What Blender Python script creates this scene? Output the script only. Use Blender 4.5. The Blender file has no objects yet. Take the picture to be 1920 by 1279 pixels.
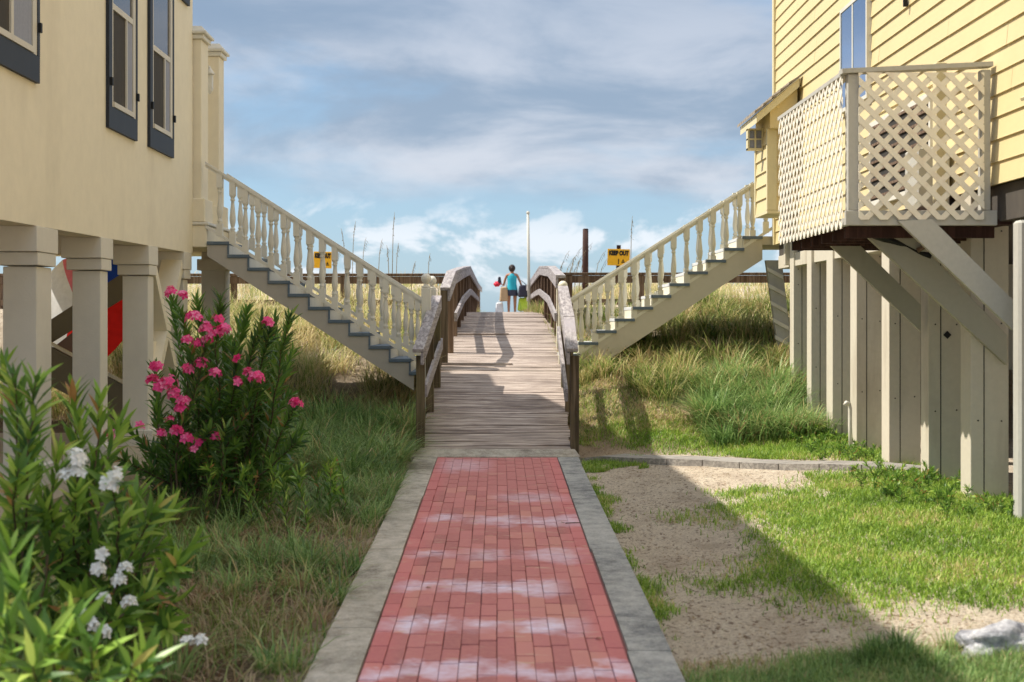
import bpy, bmesh, math, random
import numpy as np
from mathutils import Vector, Matrix, Euler
random.seed(7); rng = np.random.default_rng(11)
scene = bpy.context.scene
C = scene.collection
R = math.radians
F = 2667.0; EYE = 1.88

# ------------------------------------------------------------------ camera
cam_d = bpy.data.cameras.new('camera'); cam = bpy.data.objects.new('camera', cam_d); C.objects.link(cam)
cam.location = (0, 0, EYE); cam.rotation_euler = (R(90), 0, 0)
cam_d.sensor_width = 36; cam_d.lens = 50
cam_d.shift_x = 27/1920; cam_d.shift_y = -39.5/1920
cam_d.clip_start = .1; cam_d.clip_end = 6000
cam_d.dof.use_dof = True; cam_d.dof.focus_distance = 16.5; cam_d.dof.aperture_fstop = 2.8
scene.camera = cam

# ------------------------------------------------------------------ sun and sky
SUN_DIR = Vector((.70, -.07, -1)).normalized()
sd = bpy.data.lights.new('sun', 'SUN'); sun = bpy.data.objects.new('sun', sd); C.objects.link(sun)
sd.energy = 4.2; sd.angle = R(.55); sd.color = (1, .93, .82)
sun.rotation_euler = SUN_DIR.to_track_quat('-Z', 'Y').to_euler(); sun.location = (-20, 5, 30)
SUN_EL = math.atan2(1, math.hypot(.70, .07)); SUN_ROT = math.atan2(-.70, .07)
world = bpy.data.worlds.new('World'); scene.world = world; world.use_nodes = True
wn = world.node_tree; wn.nodes.clear(); WL = wn.links
def W(t, **k):
    n = wn.nodes.new(t)
    for a, b in k.items(): setattr(n, a, b)
    return n
wo = W('ShaderNodeOutputWorld'); bg = W('ShaderNodeBackground'); WL.new(bg.outputs[0], wo.inputs[0])
SKY_STRENGTH = .15
bg.inputs[1].default_value = SKY_STRENGTH
sky = W('ShaderNodeTexSky', sky_type='NISHITA', sun_disc=False, sun_elevation=SUN_EL, sun_rotation=SUN_ROT, altitude=0, air_density=1.0, dust_density=.8, ozone_density=1.5)
tc = W('ShaderNodeTexCoord'); sep = W('ShaderNodeSeparateXYZ'); WL.new(tc.outputs['Generated'], sep.inputs[0])
def wmath(op, a, b=None, clamp=False):
    n = W('ShaderNodeMath', operation=op, use_clamp=clamp)
    for i, v in enumerate((a, b)):
        if v is None: continue
        if isinstance(v, (int, float)): n.inputs[i].default_value = v
        else: WL.new(v, n.inputs[i])
    return n.outputs[0]
def wcomb(x, y, z):
    n = W('ShaderNodeCombineXYZ')
    for i, v in enumerate((x, y, z)):
        if isinstance(v, (int, float)): n.inputs[i].default_value = v
        else: WL.new(v, n.inputs[i])
    return n.outputs[0]
def wnoise(vec, scale, detail=6, rough=.55, dist=0, off=0):
    m = W('ShaderNodeMapping'); WL.new(vec, m.inputs[0]); m.inputs['Location'].default_value = (off, off*1.7, off*.3)
    n = W('ShaderNodeTexNoise'); WL.new(m.outputs[0], n.inputs[0])
    n.inputs['Scale'].default_value = scale; n.inputs['Detail'].default_value = detail
    n.inputs['Roughness'].default_value = rough; n.inputs['Distortion'].default_value = dist
    return n.outputs['Fac']
def wramp(v, p0, p1, c0=0, c1=1, interp='EASE'):
    n = W('ShaderNodeMapRange', interpolation_type='SMOOTHSTEP'); WL.new(v, n.inputs[0])
    for i, x in zip((1, 2, 3, 4), (p0, p1, c0, c1)): n.inputs[i].default_value = x
    return n.outputs[0]
def wmix(f, a, b):
    n = W('ShaderNodeMix', data_type='RGBA')
    if isinstance(f, (int, float)): n.inputs[0].default_value = f
    else: WL.new(f, n.inputs[0])
    for i, v in ((6, a), (7, b)):
        if isinstance(v, tuple): n.inputs[i].default_value = (*v, 1)
        else: WL.new(v, n.inputs[i])
    return n.outputs[2]
Z = sep.outputs['Z']
el = wmath('ARCSINE', Z)
az = wmath('ARCTAN2', sep.outputs['X'], sep.outputs['Y'])
def k_(c): return tuple(v/SKY_STRENGTH for v in c)
# clear sky: the sky model, toned towards the hazy pale blue seen over the water
clear = wmix(wramp(el, -.01, .30), k_((.215, .34, .45)), k_((.13, .255, .43)))
clear = wmix(.22, clear, sky.outputs[0])
v1 = wcomb(wmath('MULTIPLY', az, 2.6), wmath('MULTIPLY', el, 8.0), 0)
big = wnoise(v1, 1.35, 8, .55, .25, 3.1)
dens = wmath('ADD', big, wramp(el, .05, .13, -.17, .10))
stratus = wramp(dens, .36, .60)
v2 = wcomb(wmath('MULTIPLY', az, 3.4), wmath('MULTIPLY', el, 10), 2.0)
shade = wnoise(v2, 1.6, 8, .56, .3, 4.4)
ccol = wmix(wramp(shade, .38, .64), k_((.22, .28, .365)), k_((.47, .49, .54)))
ccol = wmix(wramp(el, .12, .26), ccol, wmix(wramp(shade, .3, .7), k_((.18, .24, .33)), k_((.32, .365, .44))))
ccol = wmix(wramp(el, .22, .95), ccol, k_((.80, .83, .90)))  # cloud above the view brightened to add fill light to shaded parts
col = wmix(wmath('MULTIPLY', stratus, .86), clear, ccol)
v3 = wcomb(wmath('MULTIPLY', az, 9), wmath('MULTIPLY', el, 17), 5.0)
cum = wnoise(v3, 1.35, 8, .6, .3, 1.3)
cumf = wmath('MULTIPLY', wramp(cum, .50, .60), wmath('MULTIPLY', wramp(el, .012, .03), wramp(el, .055, .10, 1, 0)))
col = wmix(wmath('MULTIPLY', cumf, .8), col, k_((.62, .65, .69)))
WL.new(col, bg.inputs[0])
vs = scene.view_settings
vs.view_transform = 'Standard'; vs.look = 'None'; vs.exposure = .62; vs.gamma = 1; vs.use_curve_mapping = False

# ------------------------------------------------------------------ helpers
def at(px, py, Y): return Vector(((px-933)*Y/F, Y, EYE+(600-py)*Y/F))
def atX(px, Y): return (px-933)*Y/F
def atZ(py, Y): return EYE+(600-py)*Y/F
def tag(o, label=None, cat=None, group=None, kind=None):
    if label: o['label'] = label
    if cat: o['category'] = cat
    if group: o['group'] = group
    if kind: o['kind'] = kind
    return o
def empty(name, loc=(0, 0, 0), rz=0, label=None, cat=None, group=None, kind=None):
    o = bpy.data.objects.new(name, None); C.objects.link(o); o.location = loc; o.rotation_euler = (0, 0, rz)
    o.empty_display_size = .2
    return tag(o, label, cat, group, kind)
def link(name, me, parent=None):
    o = bpy.data.objects.new(name, me); C.objects.link(o)
    if parent is not None:
        o.parent = parent
        o.matrix_parent_inverse = Matrix.Identity(4)
    return o
class MB:
    """collects geometry in world or local coordinates"""
    def __init__(s): s.v = []; s.f = []; s.sm = []
    def add(s, vs_, fs, smooth=False):
        b = len(s.v); s.v += [tuple(v) for v in vs_]; s.f += [tuple(b+i for i in f) for f in fs]; s.sm += [smooth]*len(fs); return s
    def box(s, x0, x1, y0, y1, z0, z1, c=0.0):
        if c <= 0:
            vs_ = [(x, y, z) for z in (z0, z1) for y in (y0, y1) for x in (x0, x1)]
            return s.add(vs_, [(0, 2, 3, 1), (4, 5, 7, 6), (0, 1, 5, 4), (2, 6, 7, 3), (0, 4, 6, 2), (1, 3, 7, 5)])
        bm = bmesh.new(); bmesh.ops.create_cube(bm, size=1)
        for v in bm.verts: v.co = ((x0+x1)/2+v.co.x*(x1-x0), (y0+y1)/2+v.co.y*(y1-y0), (z0+z1)/2+v.co.z*(z1-z0))
        bmesh.ops.bevel(bm, geom=bm.edges[:], offset=c, segments=1, affect='EDGES')
        bm.verts.ensure_lookup_table(); s.add([v.co[:] for v in bm.verts], [[v.index for v in f.verts] for f in bm.faces]); bm.free(); return s
    def bar(s, p, q, w, h, up=(0, 0, 1), c=0.0):
        """beam from p to q, centred on the line, w sideways, h along up"""
        p = Vector(p); q = Vector(q); d = (q-p); L = d.length; d.normalize(); u = Vector(up)
        side = d.cross(u).normalized(); u2 = side.cross(d).normalized()
        t = MB().box(0, L, -w/2, w/2, -h/2, h/2, c)
        s.add([p+d*a+side*b+u2*e for a, b, e in t.v], t.f); return s
    def vbar(s, p, q, w, h):
        """sloping board whose ends are cut plumb: h is vertical height (top line through p and q)"""
        p = Vector(p); q = Vector(q); d = Vector((q.x-p.x, q.y-p.y, 0)).normalized(); n = Vector((-d.y, d.x, 0))*w/2
        vs_ = []
        for e in (p, q):
            for sg in (-1, 1):
                vs_ += [e+n*sg-Vector((0, 0, h)), e+n*sg]
        return s.add(vs_, [(0, 2, 3, 1), (4, 5, 7, 6), (0, 1, 5, 4), (2, 6, 7, 3), (0, 4, 6, 2), (1, 3, 7, 5)])
    def tube(s, pts, r, n=6, smooth=True):
        pts = [Vector(p) for p in pts]; rs = r if isinstance(r, (list, tuple)) else [r]*len(pts)
        vs_ = []; fs = []
        ref = Vector((0, 0, 1))
        for i, p in enumerate(pts):
            d = (pts[min(i+1, len(pts)-1)]-pts[max(i-1, 0)]).normalized()
            rf = ref if abs(d.dot(ref)) < .9 else Vector((1, 0, 0))
            a = d.cross(rf).normalized(); b = d.cross(a)
            for k in range(n):
                t = 2*math.pi*k/n; vs_.append(p+(a*math.cos(t)+b*math.sin(t))*rs[i])
        for i in range(len(pts)-1):
            for k in range(n): fs.append((i*n+k, i*n+(k+1) % n, (i+1)*n+(k+1) % n, (i+1)*n+k))
        fs.append(tuple(range(n-1, -1, -1))); fs.append(tuple((len(pts)-1)*n+k for k in range(n)))
        return s.add(vs_, fs, smooth)
    def lathe(s, prof, cx, cy, n=12, smooth=True):
        vs_ = []; fs = []
        for r, z in prof:
            for k in range(n):
                t = 2*math.pi*(k+.5)/n; vs_.append((cx+r*math.cos(t), cy+r*math.sin(t), z))
        for i in range(len(prof)-1):
            for k in range(n): fs.append((i*n+k, i*n+(k+1) % n, (i+1)*n+(k+1) % n, (i+1)*n+k))
        fs.append(tuple(range(n-1, -1, -1))); fs.append(tuple((len(prof)-1)*n+k for k in range(n)))
        return s.add(vs_, fs, smooth)
    def prism(s, poly, axis, a, b):
        """polygon (u,v) extruded along axis: 'y' -> (x,z), 'x' -> (y,z), 'z' -> (x,y)"""
        def P(u, v, t): return (u, t, v) if axis == 'y' else (t, u, v) if axis == 'x' else (u, v, t)
        n = len(poly); vs_ = [P(u, v, a) for u, v in poly]+[P(u, v, b) for u, v in poly]
        fs = [tuple(range(n)), tuple(range(2*n-1, n-1, -1))]+[(i, (i+1) % n, n+(i+1) % n, n+i) for i in range(n)]
        return s.add(vs_, fs)
    def sphere(s, c, r, sc=(1, 1, 1), n=12, m=8):
        vs_ = []; fs = []
        for i in range(m+1):
            a = math.pi*i/m
            for k in range(n):
                t = 2*math.pi*k/n; vs_.append((c[0]+r*sc[0]*math.sin(a)*math.cos(t), c[1]+r*sc[1]*math.sin(a)*math.sin(t), c[2]+r*sc[2]*math.cos(a)))
        for i in range(m):
            for k in range(n): fs.append((i*n+k, (i+1)*n+k, (i+1)*n+(k+1) % n, i*n+(k+1) % n))
        return s.add(vs_, fs, True)
    def mesh(s, name, m=None, fix=True):
        me = bpy.data.meshes.new(name); me.from_pydata(s.v, [], s.f)
        for p, sm in zip(me.polygons, s.sm): p.use_smooth = sm
        if fix:
            bm = bmesh.new(); bm.from_mesh(me); bmesh.ops.recalc_face_normals(bm, faces=bm.faces[:]); bm.to_mesh(me); bm.free()
        if m: me.materials.append(m)
        return me
    def build(s, name, m, parent=None, fix=True, **k):
        me = s.mesh(name, m, fix)
        if parent is not None and parent.type == 'EMPTY' or parent is not None:
            # geometry was given in world coordinates: bring it into the parent's space
            bpy_m = world_of(parent).inverted(); me.transform(bpy_m)
        o = link(name, me, parent); tag(o, **k); return o
def world_of(o):
    m = Matrix.LocRotScale(o.location, o.rotation_euler, o.scale)
    return world_of(o.parent) @ m if o.parent is not None else m

# ------------------------------------------------------------------ materials
MATS = {}
class NT:
    def __init__(s, name):
        s.m = bpy.data.materials.new(name); s.m.use_nodes = True; s.t = s.m.node_tree; s.n = s.t.nodes; s.l = s.t.links
        s.b = s.n['Principled BSDF']
        s.tc = s.n.new('ShaderNodeTexCoord'); s.geo = s.n.new('ShaderNodeNewGeometry'); s.oi = s.n.new('ShaderNodeObjectInfo')
        MATS[name] = s.m
    def set(s, sock, v):
        i = s.b.inputs[sock]
        if isinstance(v, (int, float)): i.default_value = v
        elif isinstance(v, tuple): i.default_value = (*v, 1)
        else: s.l.new(v, i)
    def pos(s, scale=(1, 1, 1), obj=False):
        m = s.n.new('ShaderNodeMapping'); s.l.new(s.tc.outputs['Object'] if obj else s.geo.outputs['Position'], m.inputs[0])
        m.inputs['Scale'].default_value = scale; return m.outputs[0]
    def noise(s, vec, scale, detail=4, rough=.55, dist=0):
        n = s.n.new('ShaderNodeTexNoise'); s.l.new(vec, n.inputs[0]); n.inputs['Scale'].default_value = scale
        n.inputs['Detail'].default_value = detail; n.inputs['Roughness'].default_value = rough; n.inputs['Distortion'].default_value = dist
        return n.outputs['Fac']
    def rng(s, v, a, b, c=0, d=1):
        n = s.n.new('ShaderNodeMapRange'); s.l.new(v, n.inputs[0])
        for i, x in zip((1, 2, 3, 4), (a, b, c, d)): n.inputs[i].default_value = x
        return n.outputs[0]
    def mix(s, f, a, b, mode='MIX'):
        n = s.n.new('ShaderNodeMix'); n.data_type = 'RGBA'; n.blend_type = mode
        for i, v in ((0, f), (6, a), (7, b)):
            if isinstance(v, (int, float)): n.inputs[i].default_value = v
            elif isinstance(v, tuple): n.inputs[i].default_value = (*v, 1)
            else: s.l.new(v, n.inputs[i])
        return n.outputs[2]
    def math(s, op, a, b=0):
        n = s.n.new('ShaderNodeMath'); n.operation = op
        for i, v in enumerate((a, b)):
            if isinstance(v, (int, float)): n.inputs[i].default_value = v
            else: s.l.new(v, n.inputs[i])
        return n.outputs[0]
    def ramp(s, v, stops):
        n = s.n.new('ShaderNodeValToRGB'); s.l.new(v, n.inputs[0]); e = n.color_ramp.elements
        while len(e) < len(stops): e.new(.5)
        for i, (p, c) in enumerate(stops): e[i].position = p; e[i].color = (*c, 1)
        return n.outputs[0]
    def bump(s, h, strength=.3, dist=.01):
        n = s.n.new('ShaderNodeBump'); s.l.new(h, n.inputs['Height']); n.inputs['Strength'].default_value = strength; n.inputs['Distance'].default_value = dist
        s.l.new(n.outputs[0], s.b.inputs['Normal'])
    def attr(s, name):
        n = s.n.new('ShaderNodeAttribute'); n.attribute_name = name; return n.outputs['Fac']

def paint(name, c, rough=.6, var=.12, dirt=(.25, .22, .16), dirtamt=.25, scale=3.0, bumpsc=90, bumpst=.12, stretch=(1, 1, .25)):
    t = NT(name); p = t.pos(stretch); n1 = t.noise(p, scale, 5, .6); n2 = t.noise(t.pos(), scale*7, 4, .6)
    lo = tuple(v*(1-var) for v in c); hi = tuple(min(1, v*(1+var*.6)) for v in c)
    a = t.mix(n2, lo, hi); a = t.mix(t.rng(n1, .52, .80, 0, dirtamt), a, dirt)
    a = t.mix(t.rng(t.oi.outputs['Random'], 0, 1, 0, .10), a, tuple(v*.8 for v in c))
    t.set('Base Color', a); t.set('Roughness', rough)
    t.bump(t.noise(t.pos(), bumpsc, 3, .6), bumpst, .004); return t.m
def wood(name, c1, c2, axis=0, scale=1.0, rough=.85, bump=.5, extra=None):
    t = NT(name); sc = [38, 38, 38]; sc[axis] = 1.6
    off = t.n.new('ShaderNodeVectorMath'); off.operation = 'ADD'
    r3 = t.n.new('ShaderNodeCombineXYZ'); rr = t.math('MULTIPLY', t.oi.outputs['Random'], 37.0)
    for i in range(3): t.l.new(rr, r3.inputs[i])
    mp = t.pos(tuple(v*scale for v in sc)); t.l.new(mp, off.inputs[0]); t.l.new(r3.outputs[0], off.inputs[1])
    n = t.noise(off.outputs[0], 1.0, 6, .65, .6); n2 = t.noise(t.pos(), 2.2, 4, .6)
    a = t.ramp(n, [(.28, tuple(v*.55 for v in c1)), (.45, c1), (.62, c2), (.8, tuple(min(1, v*1.12) for v in c2))])
    a = t.mix(t.rng(n2, .45, .75, 0, .4), a, tuple(v*.6 for v in c1))
    a = t.mix(t.rng(t.oi.outputs['Random'], 0, 1, 0, .35), a, tuple(v*.72 for v in c2))
    if extra: a = t.mix(t.rng(t.noise(t.pos(), 1.3, 3), .5, .66, 0, .8), a, extra)
    t.set('Base Color', a); t.set('Roughness', rough); t.b.inputs['Specular IOR Level'].default_value = .25
    t.bump(n, bump, .006); return t.m
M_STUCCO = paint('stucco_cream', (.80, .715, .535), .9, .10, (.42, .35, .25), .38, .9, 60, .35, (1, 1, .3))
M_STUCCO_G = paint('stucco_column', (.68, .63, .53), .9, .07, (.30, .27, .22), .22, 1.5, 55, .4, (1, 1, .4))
M_NAVY = paint('navy_trim', (.012, .016, .026), .6, .2, (.06, .06, .06), .2)
M_SASH = paint('sash_cream', (.62, .56, .44), .5, .06)
M_WHITE = paint('balustrade_paint', (.70, .67, .58), .5, .07, (.36, .32, .22), .35, 5)
M_CREAM = paint('cream_balustrade_paint', (.70, .66, .52), .5, .07, (.34, .28, .15), .35, 5)
M_STRINGER = paint('grey_stringer_paint', (.42, .385, .33), .7, .08, (.2, .17, .13), .3, 2)
M_STRINGER2 = paint('beige_stringer_paint', (.54, .49, .37), .7, .08, (.25, .2, .13), .3, 2)
M_TREAD = paint('blue_grey_tread', (.10, .14, .18), .6, .15, (.3, .28, .24), .3)
M_TREAD_W = paint('white_tread', (.55, .56, .56), .6, .1)
M_YEL = paint('yellow_siding', (.70, .575, .31), .55, .06, (.50, .38, .15), .22, 1.3, 70, .15, (1, 1, .6))
M_YELTRIM = paint('pale_yellow_trim', (.72, .63, .38), .5, .06)
M_LATT = paint('lattice_plastic', (.86, .81, .68), .5, .08, (.50, .24, .06), .30, 9, 60, .1, (1, 1, 1))
M_GREYW = paint('greyed_white_wood', (.48, .47, .42), .7, .14, (.22, .20, .16), .4, 4)
M_PILE = paint('pile_paint', (.60, .55, .44), .75, .12, (.26, .20, .13), .6, 3.0, 50, .25, (1, 1, .2))
M_BRACE = paint('brace_paint', (.40, .385, .31), .7, .1, (.2, .17, .1), .35, 3)
M_SHINGLE = paint('shingle', (.34, .29, .23), .95, .3, (.12, .10, .08), .5, 12)
M_DARK = paint('dark_void', (.02, .018, .016), .9, .2)
def concrete(name, a, b, c):
    t = NT(name); big = t.noise(t.pos((1, .6, 1)), 1.6, 5, .65, .4); mid = t.noise(t.pos(), 9, 6, .7); fine = t.noise(t.pos(), 70, 5, .75)
    col = t.ramp(t.math('ADD', t.math('MULTIPLY', big, .45), t.math('ADD', t.math('MULTIPLY', mid, .35), t.math('MULTIPLY', fine, .2))), [(.40, a), (.5, b), (.60, c)])
    col = t.mix(t.rng(fine, .58, .72, 0, .5), col, tuple(v*1.35 for v in c)); col = t.mix(t.rng(fine, .30, .38, .5, 0), col, tuple(v*.6 for v in a))
    t.set('Base Color', col); t.set('Roughness', .95); t.b.inputs['Specular IOR Level'].default_value = .2; t.bump(fine, .7, .008); return t.m
M_CONC = concrete('concrete', (.21, .185, .155), (.42, .385, .325), (.60, .55, .48)); M_CONC2 = concrete('concrete_side', (.16, .165, .17), (.35, .35, .335), (.52, .51, .48))
M_SLAB = paint('patio_slab', (.40, .33, .22), .95, .12)
M_PLANK = wood('weathered_plank', (.19, .145, .125), (.60, .51, .44), 0, 1.0, bump=.8)
M_RAILW = wood('weathered_rail', (.24, .215, .22), (.46, .43, .42), 1, .8, extra=(.34, .31, .33))
M_POSTW = wood('dark_post_wood', (.085, .062, .038), (.19, .145, .095), 2, .7, extra=(.13, .12, .05))
M_FENCEW = wood('brown_picket_wood', (.12, .075, .048), (.27, .19, .135), 2, .7)
M_CREO = wood('creosote_pole', (.045, .022, .018), (.10, .05, .04), 2, .5)
M_GRVPOLE = paint('pale_pole', (.55, .53, .46), .6, .1)
M_BOARDX = wood('grey_edging_board', (.24, .22, .20), (.44, .41, .36), 0, .9)
M_SCREEN = paint('insect_screen', (.05, .042, .032), .9, .2)
def glass(name, c, refl=.08):
    t = NT(name); t.set('Base Color', c); t.set('Roughness', .04); t.b.inputs['Specular IOR Level'].default_value = .9
    t.set('Metallic', refl); return t.m
M_GLASS = glass('window_glass', (.045, .042, .04), .15)
M_GLASSB = glass('blue_window_glass', (.30, .42, .62), .85)
M_CURTAIN = paint('grey_curtain', (.30, .31, .36), .9, .2, (.1, .1, .12), .3, 6, 30, .3, (6, 6, .3))
def flat(name, c, rough=.6, sp=.3, trans=0):
    t = NT(name); n = t.noise(t.pos(), 14, 3)
    t.set('Base Color', t.mix(n, tuple(v*.8 for v in c), tuple(min(1, v*1.15) for v in c))); t.set('Roughness', rough); t.b.inputs['Specular IOR Level'].default_value = sp
    if trans: t.b.inputs['Subsurface Weight'].default_value = 0
    return t.m
M_BLACK = flat('black_rubber', (.012, .012, .012)); M_YSIGN = flat('orange_yellow_sign', (.85, .45, .02), .45)
M_SKIN = flat('skin', (.42, .20, .12)); M_HAIR = flat('dark_hair', (.025, .015, .012)); M_TEAL = flat('turquoise_cloth', (.03, .42, .52))
M_NAVYC = flat('navy_cloth', (.05, .055, .09)); M_DUFF = flat('dark_duffel', (.03, .028, .045)); M_TAN = flat('tan_cloth', (.50, .34, .19))
M_RED = flat('red_cloth', (.62, .02, .05)); M_LIME = flat('lime_cloth', (.55, .75, .06)); M_WHT = flat('white_cloth', (.75, .77, .80))
M_UW = flat('umbrella_white', (.88, .87, .86)); M_UR = flat('umbrella_red', (.80, .02, .015)); M_UB = flat('umbrella_blue', (.02, .07, .45)); M_UP = flat('umbrella_pink', (.80, .22, .28))
M_PVC = flat('white_pvc', (.72, .68, .58)); M_PETALP = None

for m_ in (M_UW, M_UR, M_UB, M_UP):
    nt = m_.node_tree; tr_ = nt.nodes.new('ShaderNodeBsdfTranslucent'); pb = nt.nodes['Principled BSDF']; nt.links.new(pb.inputs['Base Color'].links[0].from_socket, tr_.inputs[0])
    mx_ = nt.nodes.new('ShaderNodeMixShader'); mx_.inputs[0].default_value = .45; nt.links.new(pb.outputs[0], mx_.inputs[1]); nt.links.new(tr_.outputs[0], mx_.inputs[2]); nt.links.new(mx_.outputs[0], nt.nodes['Material Output'].inputs[0])
def leafmat(name, stops, rough=.45, trans=.35, attr='rnd'):
    t = NT(name); v = t.attr(attr)
    col = t.ramp(v, stops); col = t.mix(t.rng(t.oi.outputs['Random'], 0, 1, 0, .001), col, (0, 0, 0))
    t.set('Base Color', col); t.set('Roughness', rough); t.b.inputs['Specular IOR Level'].default_value = .3
    tr = t.n.new('ShaderNodeBsdfTranslucent'); t.l.new(t.mix(.5, col, (.35, .5, .05), 'MULTIPLY') if False else col, tr.inputs[0])
    mx = t.n.new('ShaderNodeMixShader'); mx.inputs[0].default_value = trans
    t.l.new(t.b.outputs[0], mx.inputs[1]); t.l.new(tr.outputs[0], mx.inputs[2])
    t.l.new(mx.outputs[0], t.n['Material Output'].inputs[0]); return t.m
G1, G2, G3, ST, BR, RB = (.06, .11, .025), (.15, .22, .045), (.28, .36, .09), (.62, .50, .24), (.34, .23, .12), (.18, .09, .045)
M_DUNEG = leafmat('dune_grass', [(0, G1), (.22, (.16, .25, .05)), (.46, (.36, .44, .12)), (.62, ST), (.9, (.66, .54, .29)), (1, BR)])
M_DUNEG2 = leafmat('straw_dune_grass', [(0, G2), (.2, (.36, .42, .12)), (.40, (.62, .55, .26)), (.72, (.76, .64, .36)), (.92, (.58, .44, .25)), (1, BR)])
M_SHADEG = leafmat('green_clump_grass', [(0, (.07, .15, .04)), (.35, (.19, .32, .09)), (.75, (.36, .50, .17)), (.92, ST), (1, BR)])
M_LAWN = leafmat('lawn_grass', [(0, (.10, .19, .025)), (.45, (.23, .38, .045)), (.78, (.42, .55, .09)), (.90, ST), (1, ST)])
M_DRY = leafmat('dry_weeds', [(0, G2), (.25, G3), (.45, (.40, .31, .18)), (.75, (.55, .42, .27)), (1, (.30, .16, .09))])
M_LEAF = leafmat('oleander_leaf', [(0, (.05, .11, .035)), (.35, (.11, .22, .04)), (.72, (.25, .42, .06)), (.94, (.48, .62, .12)), (1, (.50, .26, .10))], .35, .4)
def objleaf(name, stops, trans=.3, rough=.4):
    t = NT(name); col = t.ramp(t.oi.outputs['Random'], stops); t.set('Base Color', col); t.set('Roughness', rough)
    tr = t.n.new('ShaderNodeBsdfTranslucent'); t.l.new(col, tr.inputs[0]); mx = t.n.new('ShaderNodeMixShader'); mx.inputs[0].default_value = trans
    t.l.new(t.b.outputs[0], mx.inputs[1]); t.l.new(tr.outputs[0], mx.inputs[2]); t.l.new(mx.outputs[0], t.n['Material Output'].inputs[0]); return t.m
M_LEAFO = objleaf('single_oleander_leaf', [(0, (.06, .14, .035)), (.4, (.15, .29, .045)), (.75, (.30, .48, .06)), (.96, (.52, .66, .14)), (1, (.50, .26, .10))])
M_PINK = objleaf('pink_petal', [(0, (.80, .03, .20)), (.6, (.92, .07, .32)), (1, (.92, .28, .48))], .25)
M_WPET = objleaf('white_petal', [(0, (.80, .80, .74)), (1, (.90, .90, .86))], .2)
M_YPET = objleaf('bud_green', [(0, (.55, .55, .2)), (1, (.7, .68, .35))], .2)
M_STEM = flat('stem_brown', (.13, .095, .055), .8)
M_OATS = flat('sea_oat_straw', (.26, .20, .11), .8)

# bricks: clay colour per brick, lilac-white smears lying in cross bands, sand specks
def brickmat():
    t = NT('clay_brick'); r = t.oi.outputs['Random']
    base = t.ramp(r, [(0, (.38, .13, .13)), (.35, (.49, .165, .165)), (.7, (.56, .20, .20)), (1, (.58, .25, .21))])
    base = t.mix(t.rng(t.noise(t.pos(), 30, 5, .65), .3, .75, 0, .45), base, (.62, .28, .22))
    edge = t.math('ABSOLUTE', t.n_x if False else t.sepx())
    base = t.mix(t.rng(edge, .50, .58, 0, .35), base, (.66, .17, .18))
    sy = t.n.new('ShaderNodeSeparateXYZ'); t.l.new(t.geo.outputs['Position'], sy.inputs[0])
    wob = t.math('ADD', sy.outputs[1], t.math('MULTIPLY', t.math('SUBTRACT', t.noise(t.pos((1, .8, 1)), 2.4, 4, .6), .5), .9))
    bl = 0.0
    for (yc, wd, xa, xb, amt) in ((7.02, .16, -.7, .75, .85), (7.95, .24, -.62, .45, 1.0), (9.0, .22, -.62, .40, .95), (10.05, .26, -.2, .6, .65), (10.1, .12, -.6, -.3, .6), (11.55, .32, -.2, .72, .8), (11.7, .22, -.55, -.3, .9), (12.9, .3, .0, .6, .5), (15.2, .7, -.6, -.1, .5)):
        g = t.math('SUBTRACT', 1.0, t.math('POWER', t.math('DIVIDE', t.math('SUBTRACT', wob, yc), wd), 2.0)); g = t.math('MAXIMUM', g, 0.0)
        xm = t.math('MULTIPLY', t.rng(sy.outputs[0], xa-.10, xa+.12), t.rng(sy.outputs[0], xb-.15, xb+.1, 1, 0))
        bl = t.math('MAXIMUM', bl, t.math('MULTIPLY', t.math('MULTIPLY', g, xm), amt))
    fine = t.noise(t.pos((1, 1.4, 1)), 11, 6, .7)
    bl = t.math('MULTIPLY', bl, t.rng(t.noise(t.pos((1, .6, 1)), 3.1, 3, .5), .34, .46, .25, 1))
    blf = t.math('MULTIPLY', bl, t.math('ADD', t.rng(fine, .32, .6, .25, .75), t.math('MULTIPLY', r, .30)))
    base = t.mix(t.math('MULTIPLY', blf, 1.0), base, (.80, .70, .84))
    base = t.mix(t.rng(t.noise(t.pos((2, 7, 1)), 2.1, 4, .6), .62, .70, 0, .55), base, (.62, .48, .33))
    t.set('Base Color', base); t.set('Roughness', .9); t.bump(t.noise(t.pos(), 140, 4, .6), .45, .004); return t.m
def sepx(s):
    n = s.n.new('ShaderNodeSeparateXYZ'); s.l.new(s.geo.outputs['Position'], n.inputs[0]); return n.outputs[0]
NT.sepx = sepx
M_BRICK = brickmat()

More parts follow.
